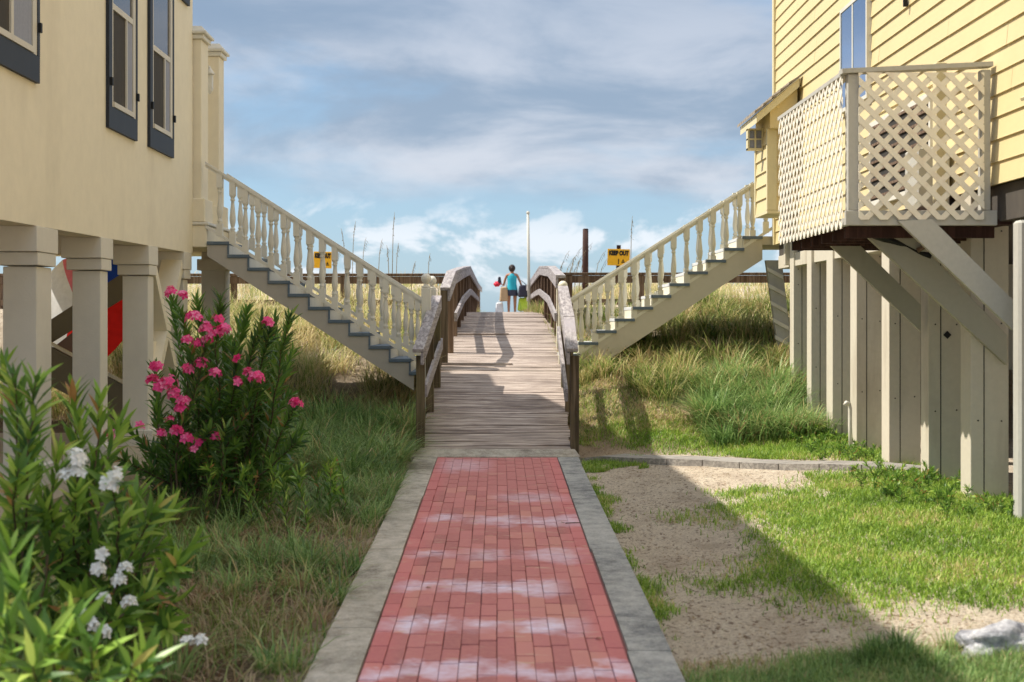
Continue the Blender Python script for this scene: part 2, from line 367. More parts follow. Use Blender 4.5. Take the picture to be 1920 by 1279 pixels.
# ------------------------------------------------------------------ terrain
def lerp(xs, ys, y): return np.interp(y, xs, ys)
DY = [-60, 0, 16, 19.6, 22.5, 25, 31, 46, 53, 60, 90]
DZ = [-1.0, 0, .345, 1.263, 1.64, 1.80, 2.05, 2.05, 2.0, .8, -.5]
def deck(y): return np.interp(y, DY, DZ)
def ground(x, y):
    x = np.asarray(x, float); y = np.asarray(y, float)
    p = .02137*y-.055
    zr_in = lerp([-60, 6, 11, 16, 17, 18, 19.7, 21.5, 23, 26, 30, 36, 42, 55, 70, 120, 400], [-1, .07, .16, .30, .55, .86, 1.24, 1.62, 1.9, 2.0, 2.05, 2.35, 2.5, 1.3, 0, -1.5, -6], y)
    zr_out = lerp([-60, 4, 8, 11, 15, 17, 18, 19.7, 21.5, 23, 26, 30, 36, 42, 55, 70, 120, 400], [-1, .2, .33, .42, .47, .56, .84, 1.3, 1.8, 2.12, 2.3, 2.35, 2.6, 2.75, 1.5, 0, -1.5, -6], y)
    zl = lerp([-60, 6, 12, 15, 16.5, 17.5, 18.3, 19.2, 20.5, 22, 24, 27, 32, 38, 45, 55, 70, 120, 400], [-1, .06, .2, .27, .30, .42, .62, .95, 1.35, 1.72, 2.0, 2.2, 2.38, 2.75, 2.7, 1.5, 0, -1.5, -6], y)
    tr = np.clip((x-1.0)/2.6, 0, 1)
    zr = zr_in*(1-tr)+zr_out*tr
    slab = np.clip((-x-3.2)/.5, 0, 1)*np.clip((17.6-y)/.7, 0, 1)*np.clip((y-3)/2, 0, 1)
    zl = zl*(1-slab)+(.46)*slab
    side = np.where(x > 0, zr, zl)
    cor = np.where(y < 16, p, np.where(y < 46, deck(y)-.16, lerp([46, 53, 60, 90, 400], [1.85, 1.6, .5, -.8, -6], y)))
    k = np.clip((np.abs(x)-.85)/.75, 0, 1); k = np.where(y < 16, np.clip((np.abs(x)-.88)/.3, 0, 1), k); k = k*k*(3-2*k)
    z = cor*(1-k)+side*k
    n = .035*np.sin(x*3.1+y*1.7)*np.sin(y*2.3-x*1.1)+.02*np.sin(x*7.3)*np.sin(y*6.1+1)
    amp = np.clip((y-16)/4, .25, 2.2)*k
    return z+n*amp+.10*np.sin(x*.9+2)*np.sin(y*.55)*np.clip((y-24)/10, 0, 1)*k
def gz(x, y): return float(ground(x, y))
def grid_mesh(xs, ys, fn, name, m):
    X, Y = np.meshgrid(xs, ys); Zz = fn(X, Y); n, k = len(ys), len(xs)
    v = np.stack([X, Y, Zz], -1).reshape(-1, 3)
    i = np.arange(n*k).reshape(n, k); f = np.stack([i[:-1, :-1], i[:-1, 1:], i[1:, 1:], i[1:, :-1]], -1).reshape(-1, 4)
    return np_mesh(name, v, f, m, smooth=True)
def np_mesh(name, v, f, m, smooth=False, rnd=None):
    me = bpy.data.meshes.new(name); me.vertices.add(len(v)); me.vertices.foreach_set('co', np.ascontiguousarray(v, np.float32).ravel())
    if isinstance(f, list): loops = np.concatenate([a.ravel() for a in f]); tot = np.concatenate([np.full(len(a), a.shape[1]) for a in f])
    else: loops = f.ravel(); tot = np.full(len(f), f.shape[1])
    start = np.concatenate([[0], np.cumsum(tot)[:-1]])
    me.loops.add(len(loops)); me.loops.foreach_set('vertex_index', loops.astype(np.int32))
    me.polygons.add(len(tot)); me.polygons.foreach_set('loop_start', start.astype(np.int32)); me.polygons.foreach_set('loop_total', tot.astype(np.int32))
    if smooth: me.polygons.foreach_set('use_smooth', np.ones(len(tot), bool))
    me.update(calc_edges=True); me.validate()
    if rnd is not None:
        a = me.attributes.new('rnd', 'FLOAT', 'POINT'); a.data.foreach_set('value', np.ascontiguousarray(rnd, np.float32))
    me.materials.append(m); return me
def groundmat():
    t = NT('sand_and_soil'); px = t.n.new('ShaderNodeSeparateXYZ'); t.l.new(t.geo.outputs['Position'], px.inputs[0])
    fine = t.noise(t.pos(), 55, 6, .7); mid = t.noise(t.pos((1, .7, 1)), 3.2, 5, .6); big = t.noise(t.pos(), .9, 4, .6)
    sand = t.ramp(fine, [(.3, (.36, .29, .23)), (.44, (.64, .54, .42)), (.56, (.80, .70, .55)), (.72, (.87, .79, .66))])
    sand = t.mix(t.rng(mid, .48, .70, 0, .6), sand, (.42, .32, .23))
    specks = t.noise(t.pos((1, .55, 1)), 26, 3, .7)
    sand = t.mix(t.rng(specks, .56, .64, 0, .85), sand, (.20, .13, .085))
    soil = t.ramp(fine, [(.3, (.10, .07, .045)), (.6, (.25, .18, .115)), (.85, (.42, .33, .22))])
    lf = t.rng(px.outputs[0], -1.3, -.8, 1, 0)                # soil on the left of the path
    lf = t.math('MULTIPLY', lf, t.rng(px.outputs[1], 17, 24, 1, .25))
    lawn = t.rng(big, .42, .62)
    rf = t.math('MULTIPLY', t.rng(px.outputs[1], 15.6, 16.4), t.rng(px.outputs[1], 19, 26, .75, .25))
    a = t.mix(lf, sand, soil); a = t.mix(t.math('MULTIPLY', rf, t.rng(px.outputs[0], -.2, .2)), a, t.mix(lawn, (.36, .25, .14), soil))
    t.set('Base Color', a); t.set('Roughness', 1.0); t.b.inputs['Specular IOR Level'].default_value = .1
    t.bump(t.math('ADD', t.noise(t.pos(), 34, 6, .75), t.noise(t.pos(), 5, 4, .6)), 1.0, .045); return t.m
M_GROUND = groundmat()
xs = np.concatenate([[-400, -200, -100, -50, -30, -20, -15, -12, -10, -8.5], np.arange(-7, 7.01, .12), [8, 10, 12, 15, 20, 30, 50, 100, 200, 400]])
ys = np.concatenate([[-40, -20, -8, -2, 1, 3, 4.5], np.arange(6, 30.01, .12), np.arange(30.6, 60, .8), [62, 66, 72, 80, 100, 150, 300]])
tag(link('ground', grid_mesh(xs, ys, ground, 'ground', M_GROUND)), kind='structure')
tsea = NT('sea_water'); tsea.set('Base Color', (.05, .16, .20)); tsea.set('Roughness', .12); tsea.bump(tsea.noise(tsea.pos((1, 2.5, 1)), .6, 6, .6), .6, .3)
tag(MB().add([(-5000, 95, -1.0), (5000, 95, -1.0), (5000, 5500, -1.0), (-5000, 5500, -1.0)], [(0, 1, 2, 3)]).build('sea', tsea.m, fix=False), kind='structure')

# ------------------------------------------------------------------ brick path
path = empty('brick_path', (0, 0, 0), kind='structure')
def pz(y): return .02137*y
slope = math.atan(.02137)
BW = .0955
MB().add([(-.70, 2, pz(2)-.022), (.69, 2, pz(2)-.022), (.69, 15.95, pz(15.95)-.022), (-.70, 15.95, pz(15.95)-.022)], [(0, 1, 2, 3)]).build('mortar_bed', flat('mortar_sand', (.34, .14, .12), .95), path, fix=False)
lens = [.29, .325, .36]
bms = []
for L in lens:
    bms.append(MB().box(-(BW-.0035)/2, (BW-.0035)/2, 0, L-.015, -.05, 0, .003).mesh('brick', M_BRICK))
xoff = -.672
bricks_near = MB(); nb = 0
for c in range(14):
    y = 6.45 + rng.uniform(0, .4); x = xoff+BW*(c+.5)
    while y < 15.93:
        k = int(rng.integers(0, 3)); L = lens[k]
        if y+L > 15.95:
            L2 = 15.95-y
            if L2 > .05: MB().box(x-(BW-.0035)/2, x+(BW-.0035)/2, y, y+L2-.005, pz(y)-.05, pz(y)+.001).build('brick', M_BRICK, path)
            break
        if y > 13.3:
            hw = (BW-.0035)/2; y2 = y+L-.015; jz = rng.normal(0, .001); zA, zB = pz(y)+jz, pz(y2)+jz
            bricks_near.add([(x-hw, y, zA-.04), (x+hw, y, zA-.04), (x+hw, y2, zB-.04), (x-hw, y2, zB-.04), (x-hw, y, zA), (x+hw, y, zA), (x+hw, y2, zB), (x-hw, y2, zB)],
                            [(0, 3, 2, 1), (4, 5, 6, 7), (0, 1, 5, 4), (1, 2, 6, 5), (2, 3, 7, 6), (3, 0, 4, 7)]); y += L; continue
        o = link('brick', bms[k], path); o.location = (x+rng.normal(0, .0008), y, pz(y)+rng.normal(0, .0012))
        o.rotation_euler = (slope+rng.normal(0, .004), rng.normal(0, .006), rng.normal(0, .003)); y += L; nb += 1
    y = 6.45
    while y > 2:
        y -= .44; bricks_near.box(x-(BW-.0035)/2, x+(BW-.0035)/2, y, y+.431, pz(y)-.04, pz(y)+.002)
bricks_near.build('brick_paving', M_BRICK, path, kind='stuff')
def curb(x0, x1, m, jogs):
    y = 2.2; i = 0
    while y < 15.95:
        L = jogs[i % len(jogs)]; y1 = min(y+L, 15.95)
        o0 = x0 + rng.normal(0, .004); o1 = x1+rng.normal(0, .004)
        flare = 0
        MB().add([(o0, y, pz(y)-.2), (o1, y, pz(y)-.2), (o1, y1-.012, pz(y1)-.2), (o0, y1-.012, pz(y1)-.2),
                  (o0+.004, y, pz(y)+.003), (o1-.004, y, pz(y)+.003), (o1-.004, y1-.012, pz(y1)+.003), (o0+.004, y1-.012, pz(y1)+.003)],
                 [(0, 3, 2, 1), (4, 5, 6, 7), (0, 1, 5, 4), (1, 2, 6, 5), (2, 3, 7, 6), (3, 0, 4, 7)]).build('concrete_slab', m, path)
        y = y1; i += 1
curb(-.93, -.679, M_CONC, [2.6, 3.1, 2.4]); curb(.672, .905, M_CONC2, [3.0, 2.2, 2.9])
# apron between bricks and ramp
MB().add([(-.97, 15.95, pz(15.95)+.006), (.93, 15.95, pz(15.95)+.006), (.88, 16.25, .405), (-.90, 16.25, .405), (-.97, 15.95, .1), (.93, 15.95, .1), (.88, 16.25, .1), (-.90, 16.25, .1)],
         [(0, 1, 2, 3), (0, 4, 5, 1), (1, 5, 6, 2), (3, 2, 6, 7), (0, 3, 7, 4)]).build('concrete_apron', M_CONC, path)

# ------------------------------------------------------------------ boardwalk planks
bw = empty('boardwalk', (0, 16.2, .36), label='weathered grey plank boardwalk climbing from the brick path over the dune', cat='boardwalk')
def dedge(y):
    return np.interp(y, [16, 17.6, 18.7, 19.6, 22.5, 31, 60], [-.89, -.86, -.82, -.77, -.82, -.86, -.9]), np.interp(y, [16, 19.6, 22.5, 31, 60], [.83, .93, .93, .93, .95])
plank_mesh = MB().box(-.5, .5, 0, .138, -.035, 0, .003).mesh('plank', M_PLANK)
y = 16.22; far = MB(); npk = 0
while y < 53:
    l, r = dedge(y); z0 = float(deck(y)); z1 = float(deck(y+.142)); a = math.atan2(z1-z0, .142)
    if y < 31.5:
        o = link('plank', plank_mesh, bw); o.scale = (r-l+rng.normal(0, .018), 1, 1)
        o.location = (Vector(((l+r)/2+rng.normal(0, .008), y, z0+rng.normal(0, .0035)))-bw.location); o.rotation_euler = (a+rng.normal(0, .012), rng.normal(0, .003), rng.normal(0, .003)); npk += 1
    else:
        far.box(l, r, y, y+.136, z0-.035, z0)
    y += .146*math.cos(a)
far.build('far_planking', M_PLANK, bw, kind='stuff')
# two raised lips where ramp sections meet, side beams, piles
for yy in (19.58, 22.5):
    l, r = dedge(yy); MB().box(l, (l+r)/2+.12, yy-.02, yy+.12, float(deck(yy))-.02, float(deck(yy))+.03, .004).build('lip_board', M_PLANK, bw)
for s_, idx in ((-1, 0), (1, 1)):
    pts = [16.3, 19.6, 22.5, 25, 31, 46, 53]
    for a, b in zip(pts[:-1], pts[1:]):
        xa = dedge(a)[idx]-s_*.04; xb = dedge(b)[idx]-s_*.04
        MB().vbar((xa, a, float(deck(a))-.04), (xb, b, float(deck(b))-.04), .045, .2).build('side_beam', M_POSTW, bw)

# ------------------------------------------------------------------ wooden ramp handrails
def post(parent, x, y, zb, zt, w=.1, m=None, name='post'):
    return MB().box(x-w/2, x+w/2, y-w/2, y+w/2, zb, zt, .006).build(name, m or M_POSTW, parent)
def cap(parent, p, q, w=.135, t=.04, m=None, name='cap_board'):
    return MB().bar(p, q, w, t, c=.005).build(name, m or M_RAILW, parent)
def lowrail(parent, p, q, w=.04, h=.14, m=None):
    return MB().vbar(p, q, w, h).build('lower_rail', m or M_RAILW, parent)
# left ramp handrail
rl = empty('wooden_handrail', (-.9, 16.3, .4), label='short weathered wooden handrail on the left side of the ramp, blue-grey sloping cap', cat='handrail')
def dz(y): return float(deck(y))
for (px, pb, Y, top) in ((788.5, 838, 16.35, 1.50), (806, 762, 17.6, 1.80), (819, 707, 18.6, 2.10)):
    post(rl, atX(px, Y)-.0, Y, min(dz(Y)-.15, gz(-1, Y)), top-.03, .1)
A = Vector((-.905, 16.20, 1.88-.352)); B = Vector((-.80, 18.72, 1.88+.300))
cap(rl, A, B, .13, .045)
MB().vbar(A+Vector((.045, 0, -.03)), B+Vector((.045, 0, -.03)), .035, .13).build('rail_board', M_RAILW, rl)
lowrail(rl, (-.83, 16.35, atZ(722, 16.35)), (-.74, 18.7, atZ(634, 18.7)))
# right ramp handrail
rr = empty('wooden_handrail', (.87, 16.3, .4), label='short weathered wooden handrail on the right side of the ramp beside the grass bank', cat='handrail')
for (x, Y, top) in ((.885, 16.35, 1.50), (.885, 17.6, 1.86), (.88, 18.6, 2.22)):
    post(rr, x, Y, min(dz(Y)-.15, gz(1, Y)), top-.03, .1)
A = Vector((.85, 16.18, 1.88-.346)); K = Vector((.865, 17.2, 1.88+.02)); B = Vector((.86, 18.75, 1.88+.43))
cap(rr, A, K, .135, .045); cap(rr, K+Vector((0, .004, .006)), B, .135, .045)
MB().vbar(A+Vector((-.045, 0, -.03)), B+Vector((-.045, 0, -.03)), .035, .13).build('rail_board', M_RAILW, rr)
lowrail(rr, (.79, 16.35, atZ(730, 16.35)), (.80, 18.7, atZ(612, 18.7)), m=M_RAILW)

# tall picket railings up to the crest
def tall_rail(side, label):
    o = empty('picket_railing', (side*.8, 19.6, 1.3), label=label, cat='railing')
    if side < 0: pts = [(-.72, 19.55, 1.88+.426), (-.67, 20.6, 1.88+.69), (-.66, 25, 1.88+.90), (-.66, 31.2, 1.88+1.16), (-.68, 46, 1.88+1.17), (-.70, 58, 1.88+1.3)]
    else: pts = [(.90, 20.3, 1.88+.62), (.95, 25, 1.88+.93), (.98, 31.2, 1.88+1.16), (1.02, 46, 1.88+1.12), (1.05, 58, 1.88+1.2)]
    for a, b in zip(pts[:-1], pts[1:]):
        cap(o, a, b, .14, .045)
        MB().vbar(Vector(a)+Vector((-side*.05, 0, -.025)), Vector(b)+Vector((-side*.05, 0, -.025)), .035, .14).build('rail_board', M_RAILW, o)
    P = np.array(pts)
    for Y in ([19.62] if side < 0 else [20.4])+[20.65, 22.4, 24.4, 26.6, 28.8, 31.1, 33.5, 36, 38.5, 41, 43.5, 46, 50, 54]:
        x = float(np.interp(Y, P[:, 1], P[:, 0])); z = float(np.interp(Y, P[:, 1], P[:, 2]))
        post(o, x+side*.02, Y, dz(Y)-.3, z-.025, .1, M_POSTW if Y < 20 else M_FENCEW)
    # vertical pickets from past the first bay to the crest and beyond
    Y = 23.0; pm = MB(); k = 0
    while Y < 46:
        x = float(np.interp(Y, P[:, 1], P[:, 0]))+side*.07; z = float(np.interp(Y, P[:, 1], P[:, 2]))-.04; zb = dz(Y)-.1
        t = MB().box(x-.012, x+.012, Y, Y+.125, zb, z+rng.normal(0, .005))
        t.build('picket', M_FENCEW, o)
        Y += .148 + (.0 if Y < 31 else .05); k += 1
    lr = [(20.6, .10), (25, .42), (31.2, .68), (34, .70), (46, .72)]
    for (ya, ha), (yb, hb) in zip(lr[:-1], lr[1:]):
        xa = float(np.interp(ya, P[:, 1], P[:, 0]))-side*.06; xb = float(np.interp(yb, P[:, 1], P[:, 0]))-side*.06
        lowrail(o, (xa, ya, 1.88+ha), (xb, yb, 1.88+hb), .04, .12)
    return o
tall_rail(-1, 'brown picket railing along the left edge of the boardwalk up to the crest')
tall_rail(1, 'brown picket railing along the right edge of the boardwalk up to the crest')
# cross walks behind the dunes
def cross(x0, x1, y, z, label, posts, dy=0):
    o = empty('dune_walkover', ((x0+x1)/2, y, z-1), label=label, cat='walkway railing')
    cap(o, (x0, y+dy, z), (x1, y, z), .14, .045, M_FENCEW)
    MB().vbar((x0, y-.04+dy, z-.03), (x1, y-.04, z-.03), .035, .12).build('rail_board', M_FENCEW, o)
    MB().vbar((x0, y-.04+dy, z-.42), (x1, y-.04, z-.42), .035, .1).build('lower_rail', M_FENCEW, o)
    for x in posts: post(o, x, y, z-1.6, z-.02, .1, M_FENCEW)
    MB().vbar((x0, y+.6+dy, z-.56), (x1, y+.6, z-.56), 1.1, .06).build('deck_board', M_PLANK, o)
    MB().vbar((x0, y+.02+dy, z-.56), (x1, y+.02, z-.56), .04, .14).build('deck_edge', M_BOARDX, o)
    return o
cross(-9.5, -.72, 24.0, 1.88+.76, 'dark wooden railing of the walkway crossing the dune behind the left stairs', [-8.4, -6.4, -4.45, -2.6, -.85])
cross(1.0, 9.0, 23.8, 1.88+.77, 'dark wooden railing of the walkway crossing the dune behind the right stairs', [1.2, 2.4, 3.3, 4.7, 6.5, 8.5])

# ------------------------------------------------------------------ balustraded stairs
def baluster_mesh(h, m, w=.075):
    """turned baluster, base at z=0; square foot and head blocks, vase-shaped shaft"""
    b = MB(); fo = .17*h; he = .20*h
    b.box(-w/2, w/2, -w/2, w/2, -.03, fo); b.box(-w/2, w/2, -w/2, w/2, h-he, h+.035)
    s0, s1 = fo, h-he; L = s1-s0; r = w/2
    prof = [(r*.95, s0), (r*.62, s0+.03*L), (r*.9, s0+.06*L), (r*.9, s0+.09*L), (r*.55, s0+.12*L), (r*.72, s0+.17*L), (r*1.02, s0+.30*L), (r*1.05, s0+.38*L),
            (r*.86, s0+.55*L), (r*.62, s0+.74*L), (r*.50, s0+.84*L), (r*.82, s0+.87*L), (r*.82, s0+.90*L), (r*.55, s0+.93*L), (r*.92, s0+.97*L), (r*.95, s1)]
    b.lathe(prof, 0, 0, 10); return b.mesh('baluster', m)
def newel(parent, x, y, zb, zn, m):
    o = MB().box(x-.06, x+.06, y-.06, y+.06, zb, zn, .006).build('newel_post', m, parent)
    prof = [(.058, zn), (.06, zn+.02), (.035, zn+.03), (.03, zn+.045)]
    for i in range(9):
        a = math.pi*(i+1)/10; prof.append((.066*math.sin(a), zn+.118-.066*math.cos(a)))
    MB().lathe(prof, x, y, 14).build('ball_finial', m, o)
    return o
def staircase(label, X0, Z0, dx, dzs, n, y0, y1, sgn, rail, shoe, bal, paintm, stringm, treadm, low, xend, newels, lift=0):
    """sgn +1: descends towards +X (left stair); -1: descends towards -X"""
    o = empty('beach_staircase', (X0, y0, Z0-1), label=label, cat='staircase')
    # near stringer, sawtooth top
    pts = [(X0, Z0-.045)]
    for i in range(n):
        xa = X0+sgn*dx*(i+1); pts.append((xa, Z0-.045-dzs*i)); pts.append((xa, Z0-.045-dzs*(i+1)))
    pts.append((xend, Z0-.045-dzs*n)); pts.append((xend, low(xend))); pts.append((X0, low(X0)))
    MB().prism(pts, 'y', y0, y0+.05).build('stringer', stringm, o)
    # far stringer, closed, rises above the treads
    b = MB(); top = lambda x: Z0+.10-(abs(x-X0)/dx)*dzs
    b.prism([(X0, top(X0)), (xend, top(xend)), (xend, low(xend)), (X0, low(X0))], 'y', y1-.05, y1); b.build('stringer', paintm, o)
    for i in range(n+1):
        xa = X0+sgn*dx*i; xb = xa+sgn*(dx+.025)
        MB().box(min(xa, xb), max(xa, xb), y0-.02, y1-.055, Z0-dzs*i-.042, Z0-dzs*i, .004).build('tread', treadm, o)
        if sgn < 0: MB().box(min(xa, xb), max(xa, xb), y0-.026, y0-.0205, Z0-dzs*i-.041, Z0-dzs*i-.002).build('tread_edge', M_TREAD, o)
        if i < n:
            xr = X0+sgn*dx*(i+1); MB().box(min(xr, xr+sgn*.018), max(xr, xr+sgn*.018), y0-.012, y1-.06, Z0-dzs*(i+1), Z0-dzs*i-.044).build('riser', paintm, o)
            if sgn > 0: MB().box(min(xr, xr+sgn*.024), max(xr, xr+sgn*.024), y0-.014, y0-.0005, Z0-dzs*(i+1)+.001, Z0-dzs*i-.043).build('riser_edge', treadm, o)
    for yy, tgt, up in ((y0+.03, bal, 0), (y1-.03, bal, lift)):
        (xa, za, sl) = rail; (xs_, zs, ss) = shoe
        xr0, xr1 = tgt[2], tgt[3]
        zt = lambda x: za+sl*(x-xa)+up; zb = lambda x: zs+ss*(x-xs_)+up
        MB().vbar((xr0, yy, zt(xr0)), (xr1, yy, zt(xr1)), .085, .032).build('handrail', paintm, o)
        MB().vbar((xr0, yy, zt(xr0)-.036), (xr1, yy, zt(xr1)-.036), .05, .035).build('handrail_moulding', paintm, o)
        MB().vbar((xr0, yy, zb(xr0)), (xr1, yy, zb(xr1)), .07, .045).build('shoe_rail', paintm, o)
        x = tgt[0]; h = zt(x)-zb(x)-.07; bmh = baluster_mesh(h, paintm)
        k = 0
        while (x < xr1-.04) if tgt[1] > 0 else (x > xr0+.04):
            c = link('baluster', bmh, o); c.location = Vector((x, yy, zb(x)))-o.location; x += tgt[1]; k += 1
    for (nx, ny, nb_, nz) in newels: newel(o, nx, ny, nb_, nz, paintm)
    return o
lowL = lambda x: 2.69-.651*(x+3.676)
staircase('cream balustraded staircase descending from the stucco house on the left to the boardwalk', -3.676, 2.873, .2554, .165, 10, 18.0, 19.5, 1,
          (-3.684, 3.877, -.637), (-3.638, 3.05, -.634), (-3.52, .1618, -3.70, -.95), M_WHITE, M_STRINGER, M_TREAD, lowL, -1.06,
          [(-.905, 18.02, .75, 2.285), (-.90, 19.47, 1.0, 2.30)])
lowR = lambda x: 1.873+.651*(x-2.375)
staircase('cream balustraded staircase rising from the boardwalk to the yellow house on the right', 3.668, 3.042, .2526, .163, 10, 19.7, 21.2, -1,
          (1.030, 2.175, .637), (1.464, 1.651, .650), (1.162, .1827, .98, 3.80), M_CREAM, M_STRINGER2, M_TREAD_W, lowR, 1.10,
          [(.905, 19.72, .9, 2.24), (.935, 21.17, 1.2, 2.355)])

# ------------------------------------------------------------------ left stucco house
XL = -3.86
lh = empty('stucco_house', (XL, 12, .46), label='cream stucco beach house on square columns with navy trimmed windows', cat='house')
def wall_bot(Y): return float(np.interp(Y, [2, 11, 18], [2.60, 2.66, 2.725]))
wb = MB(); wb.prism([(5.9, wall_bot(5.9)), (11, wall_bot(11)), (18, wall_bot(18)), (18, 7.38), (16.85, 8.15), (5.9, 8.15)], 'x', XL-.25, XL); wb.build('wall', M_STUCCO, lh)
MB().box(XL-7.5, XL-.252, 17.75, 18, 2.70, 7.35).build('wall', M_STUCCO, lh)
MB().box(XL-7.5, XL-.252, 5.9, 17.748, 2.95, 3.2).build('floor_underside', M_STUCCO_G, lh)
MB().prism([(XL-7.6, 5.8), (XL+.36, 5.8), (XL+.06, 16.85), (XL-7.6, 16.85)], 'z', 8.152, 8.35).build('roof', M_STUCCO, lh)
MB().prism([(16.852, 8.155), (16.852, 8.35), (18.7, 7.12), (18.7, 6.95)], 'x', XL-7.6, XL+.05).build('roof', M_STUCCO, lh)
MB().box(XL-3, XL+.04, 18.003, 19.55, 6.30, 6.45).build('shadow_awning', M_STUCCO, lh)  # unseen slab above the view, added to cast shadow on the ramp
def left_window(pxa, pxb, ybot, ztop, rail_z, name='window'):
    ya = -XL*F/(933-pxa); yb = -XL*F/(933-pxb)
    ym = (ya+yb)/2; zb = atZ(ybot, yb); tw = .115
    w = MB()
    w.box(XL+.002, XL+.035, ya, yb, zb, zb+.22); w.box(XL+.002, XL+.035, ya, yb, ztop-.15, ztop)
    w.box(XL+.003, XL+.036, ya, ya+tw, zb+.222, ztop-.152); w.box(XL+.003, XL+.036, yb-.06, yb, zb+.222, ztop-.152)
    o = w.build('window', M_NAVY, lh)
    fa, fb = ya+tw+.002, yb-.062; z0 = zb+.225; z1 = ztop-.155
    fr = MB(); fr.box(XL+.004, XL+.03, fa, fa+.05, z0, z1); fr.box(XL+.004, XL+.03, fb-.10, fb, z0, z1); fr.box(XL+.004, XL+.045, fa+.052, fb-.102, z0, z0+.05)
    fr.build('frame', M_SASH, o)
    MB().box(XL+.0035, XL+.012, fa+.052, fb-.102, rail_z+.03, z1).build('pane', M_GLASS, o)
    MB().box(XL+.0035, XL+.012, fa+.052, fb-.102, z0+.052, rail_z-.03).build('insect_screen', M_SCREEN, o)
    MB().box(XL+.013, XL+.028, fa+.052, fb-.102, rail_z-.03, rail_z+.03).build('meeting_rail', M_SASH, o)
    L_ = fb-.102-fa-.052
    MB().box(XL+.013, XL+.020, fb-.102-.30*L_, fb-.103, z0+.052, rail_z-.032).build('curtain', M_CURTAIN, o)
    MB().box(XL+.013, XL+.030, fb-.102-.34*L_, fb-.102-.30*L_, z0+.052, rail_z-.032).build('sash_stile', M_SASH, o)
    for yy in (ya+.05, yb-.03): MB().box(XL+.037, XL+.06, yy-.02, yy+.02, zb+.42, zb+.50).build('shutter_latch', M_BLACK, o)
left_window(-95, 67, 157, 5.6, 4.75); left_window(198, 252, 265, 5.9, 5.01); left_window(276, 321, 297, 5.9, 4.92)
left_window(330, 351, 12, 8.0, 7.2)
# columns
capm = M_STUCCO_G
for (xn, side, Wd, cap_y) in ((73, .40, .305, 473), (192, .26, .295, 485), (281, .25, .305, 497), (347, .24, .30, 506)):
    Yn = -XL*F/(933-xn) - .0; x1 = XL; x0 = XL-Wd
    co = empty('column', Vector((x0, Yn, .46))-lh.location); co.parent = lh
    zc = atZ(cap_y, Yn); zt = wall_bot(Yn)-.002
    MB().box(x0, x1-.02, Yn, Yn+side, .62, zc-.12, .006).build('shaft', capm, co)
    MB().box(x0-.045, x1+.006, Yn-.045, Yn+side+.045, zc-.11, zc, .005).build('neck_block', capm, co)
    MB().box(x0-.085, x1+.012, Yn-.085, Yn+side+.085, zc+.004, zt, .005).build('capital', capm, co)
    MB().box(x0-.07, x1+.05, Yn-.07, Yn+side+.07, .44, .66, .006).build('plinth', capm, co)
    # beam between columns under the floor
MB().box(XL-7.4, XL-.27, 15.9, 16.1, 2.64, 2.948).build('beam', capm, lh)
MB().box(XL-7.4, XL-.27, 12.2, 12.4, 2.56, 2.948).build('beam', capm, lh)
# X brace between the third column and the corner column, flat slabs in the wall plane
def slab_yz(a, b, c, d, nm, m, par, x0=XL-.26, x1=XL-.02):
    return MB().prism([a, b, c, d], 'x', x0, x1).build(nm, m, par)
def yz(px, py): Y = -XL*F/(933-px); return (Y, atZ(py, Y))
slab_yz(yz(291, 498), yz(297, 498), yz(340, 705), yz(334, 705), 'cross_brace', M_STUCCO, lh)
slab_yz(yz(346, 478), yz(352, 478), yz(302, 720), yz(296, 720), 'cross_brace', M_STUCCO, lh, XL-.27, XL-.018)
slab_yz(yz(292, 640), yz(316, 640), yz(312, 720), yz(292, 720), 'infill_panel', M_STUCCO, lh, XL-.25, XL-.12)
# rear porch: slab, pillars with caps, pier, lantern
MB().box(-6.5, -3.68, 18.003, 20.6, 2.80, 3.08, .01).build('porch_slab', M_STUCCO, lh)
MB().box(-6.5, -3.66, 17.985, 20.62, 3.082, 3.12, .008).build('porch_edge', M_WHITE, lh)
for (x0, x1, ya, yb) in ((-3.96, -3.755, 18.03, 18.45), (-3.93, -3.76, 19.2, 19.54)):
    p = empty('porch_pillar', Vector((x0, ya, 3.12))-lh.location); p.parent = lh
    MB().box(x0, x1, ya, yb, 3.40, 5.44, .008).build('shaft', M_STUCCO, p)
    MB().box(x0-.05, x1+.05, ya-.04, yb+.05, 3.122, 3.42, .01).build('base', M_STUCCO, p)
    MB().box(x0-.035, x1+.035, ya-.03, yb+.03, 5.442, 5.50, .008).build('cap_moulding', M_WHITE, p)
    MB().box(x0-.07, x1+.07, ya-.06, yb+.06, 5.502, 5.545, .01).build('cap_moulding', M_WHITE, p)
    cx, cy = (x0+x1)/2, (ya+yb)/2; hx, hy = (x1-x0)/2+.05, (yb-ya)/2+.04
    v = [(cx-hx, cy-hy, 5.546), (cx+hx, cy-hy, 5.546), (cx+hx, cy+hy, 5.546), (cx-hx, cy+hy, 5.546), (cx-hx*.6, cy-hy*.6, 5.62), (cx+hx*.6, cy-hy*.6, 5.62), (cx+hx*.6, cy+hy*.6, 5.62), (cx-hx*.6, cy+hy*.6, 5.62)]
    MB().add(v, [(0, 3, 2, 1), (4, 5, 6, 7), (0, 1, 5, 4), (1, 2, 6, 5), (2, 3, 7, 6), (3, 0, 4, 7)]).build('cap_top', M_WHITE, p)
MB().box(-4.0, -3.68, 19.2, 19.55, .9, 2.798, .006).build('pier', M_STUCCO_G, lh)
MB().box(-4.05, -3.64, 19.15, 19.6, 2.55, 2.70, .006).build('pier_cap', M_STUCCO_G, lh)
for yy in np.arange(18.15, 18.5, .06): MB().box(-3.975, -3.965, yy, yy+.03, 3.75, 4.1).build('vent_slat', M_WHITE, lh)
la = empty('wall_lantern', (-3.80, 18.9, 4.9), label='small white lantern on the left house between its two porch pillars', cat='lantern')
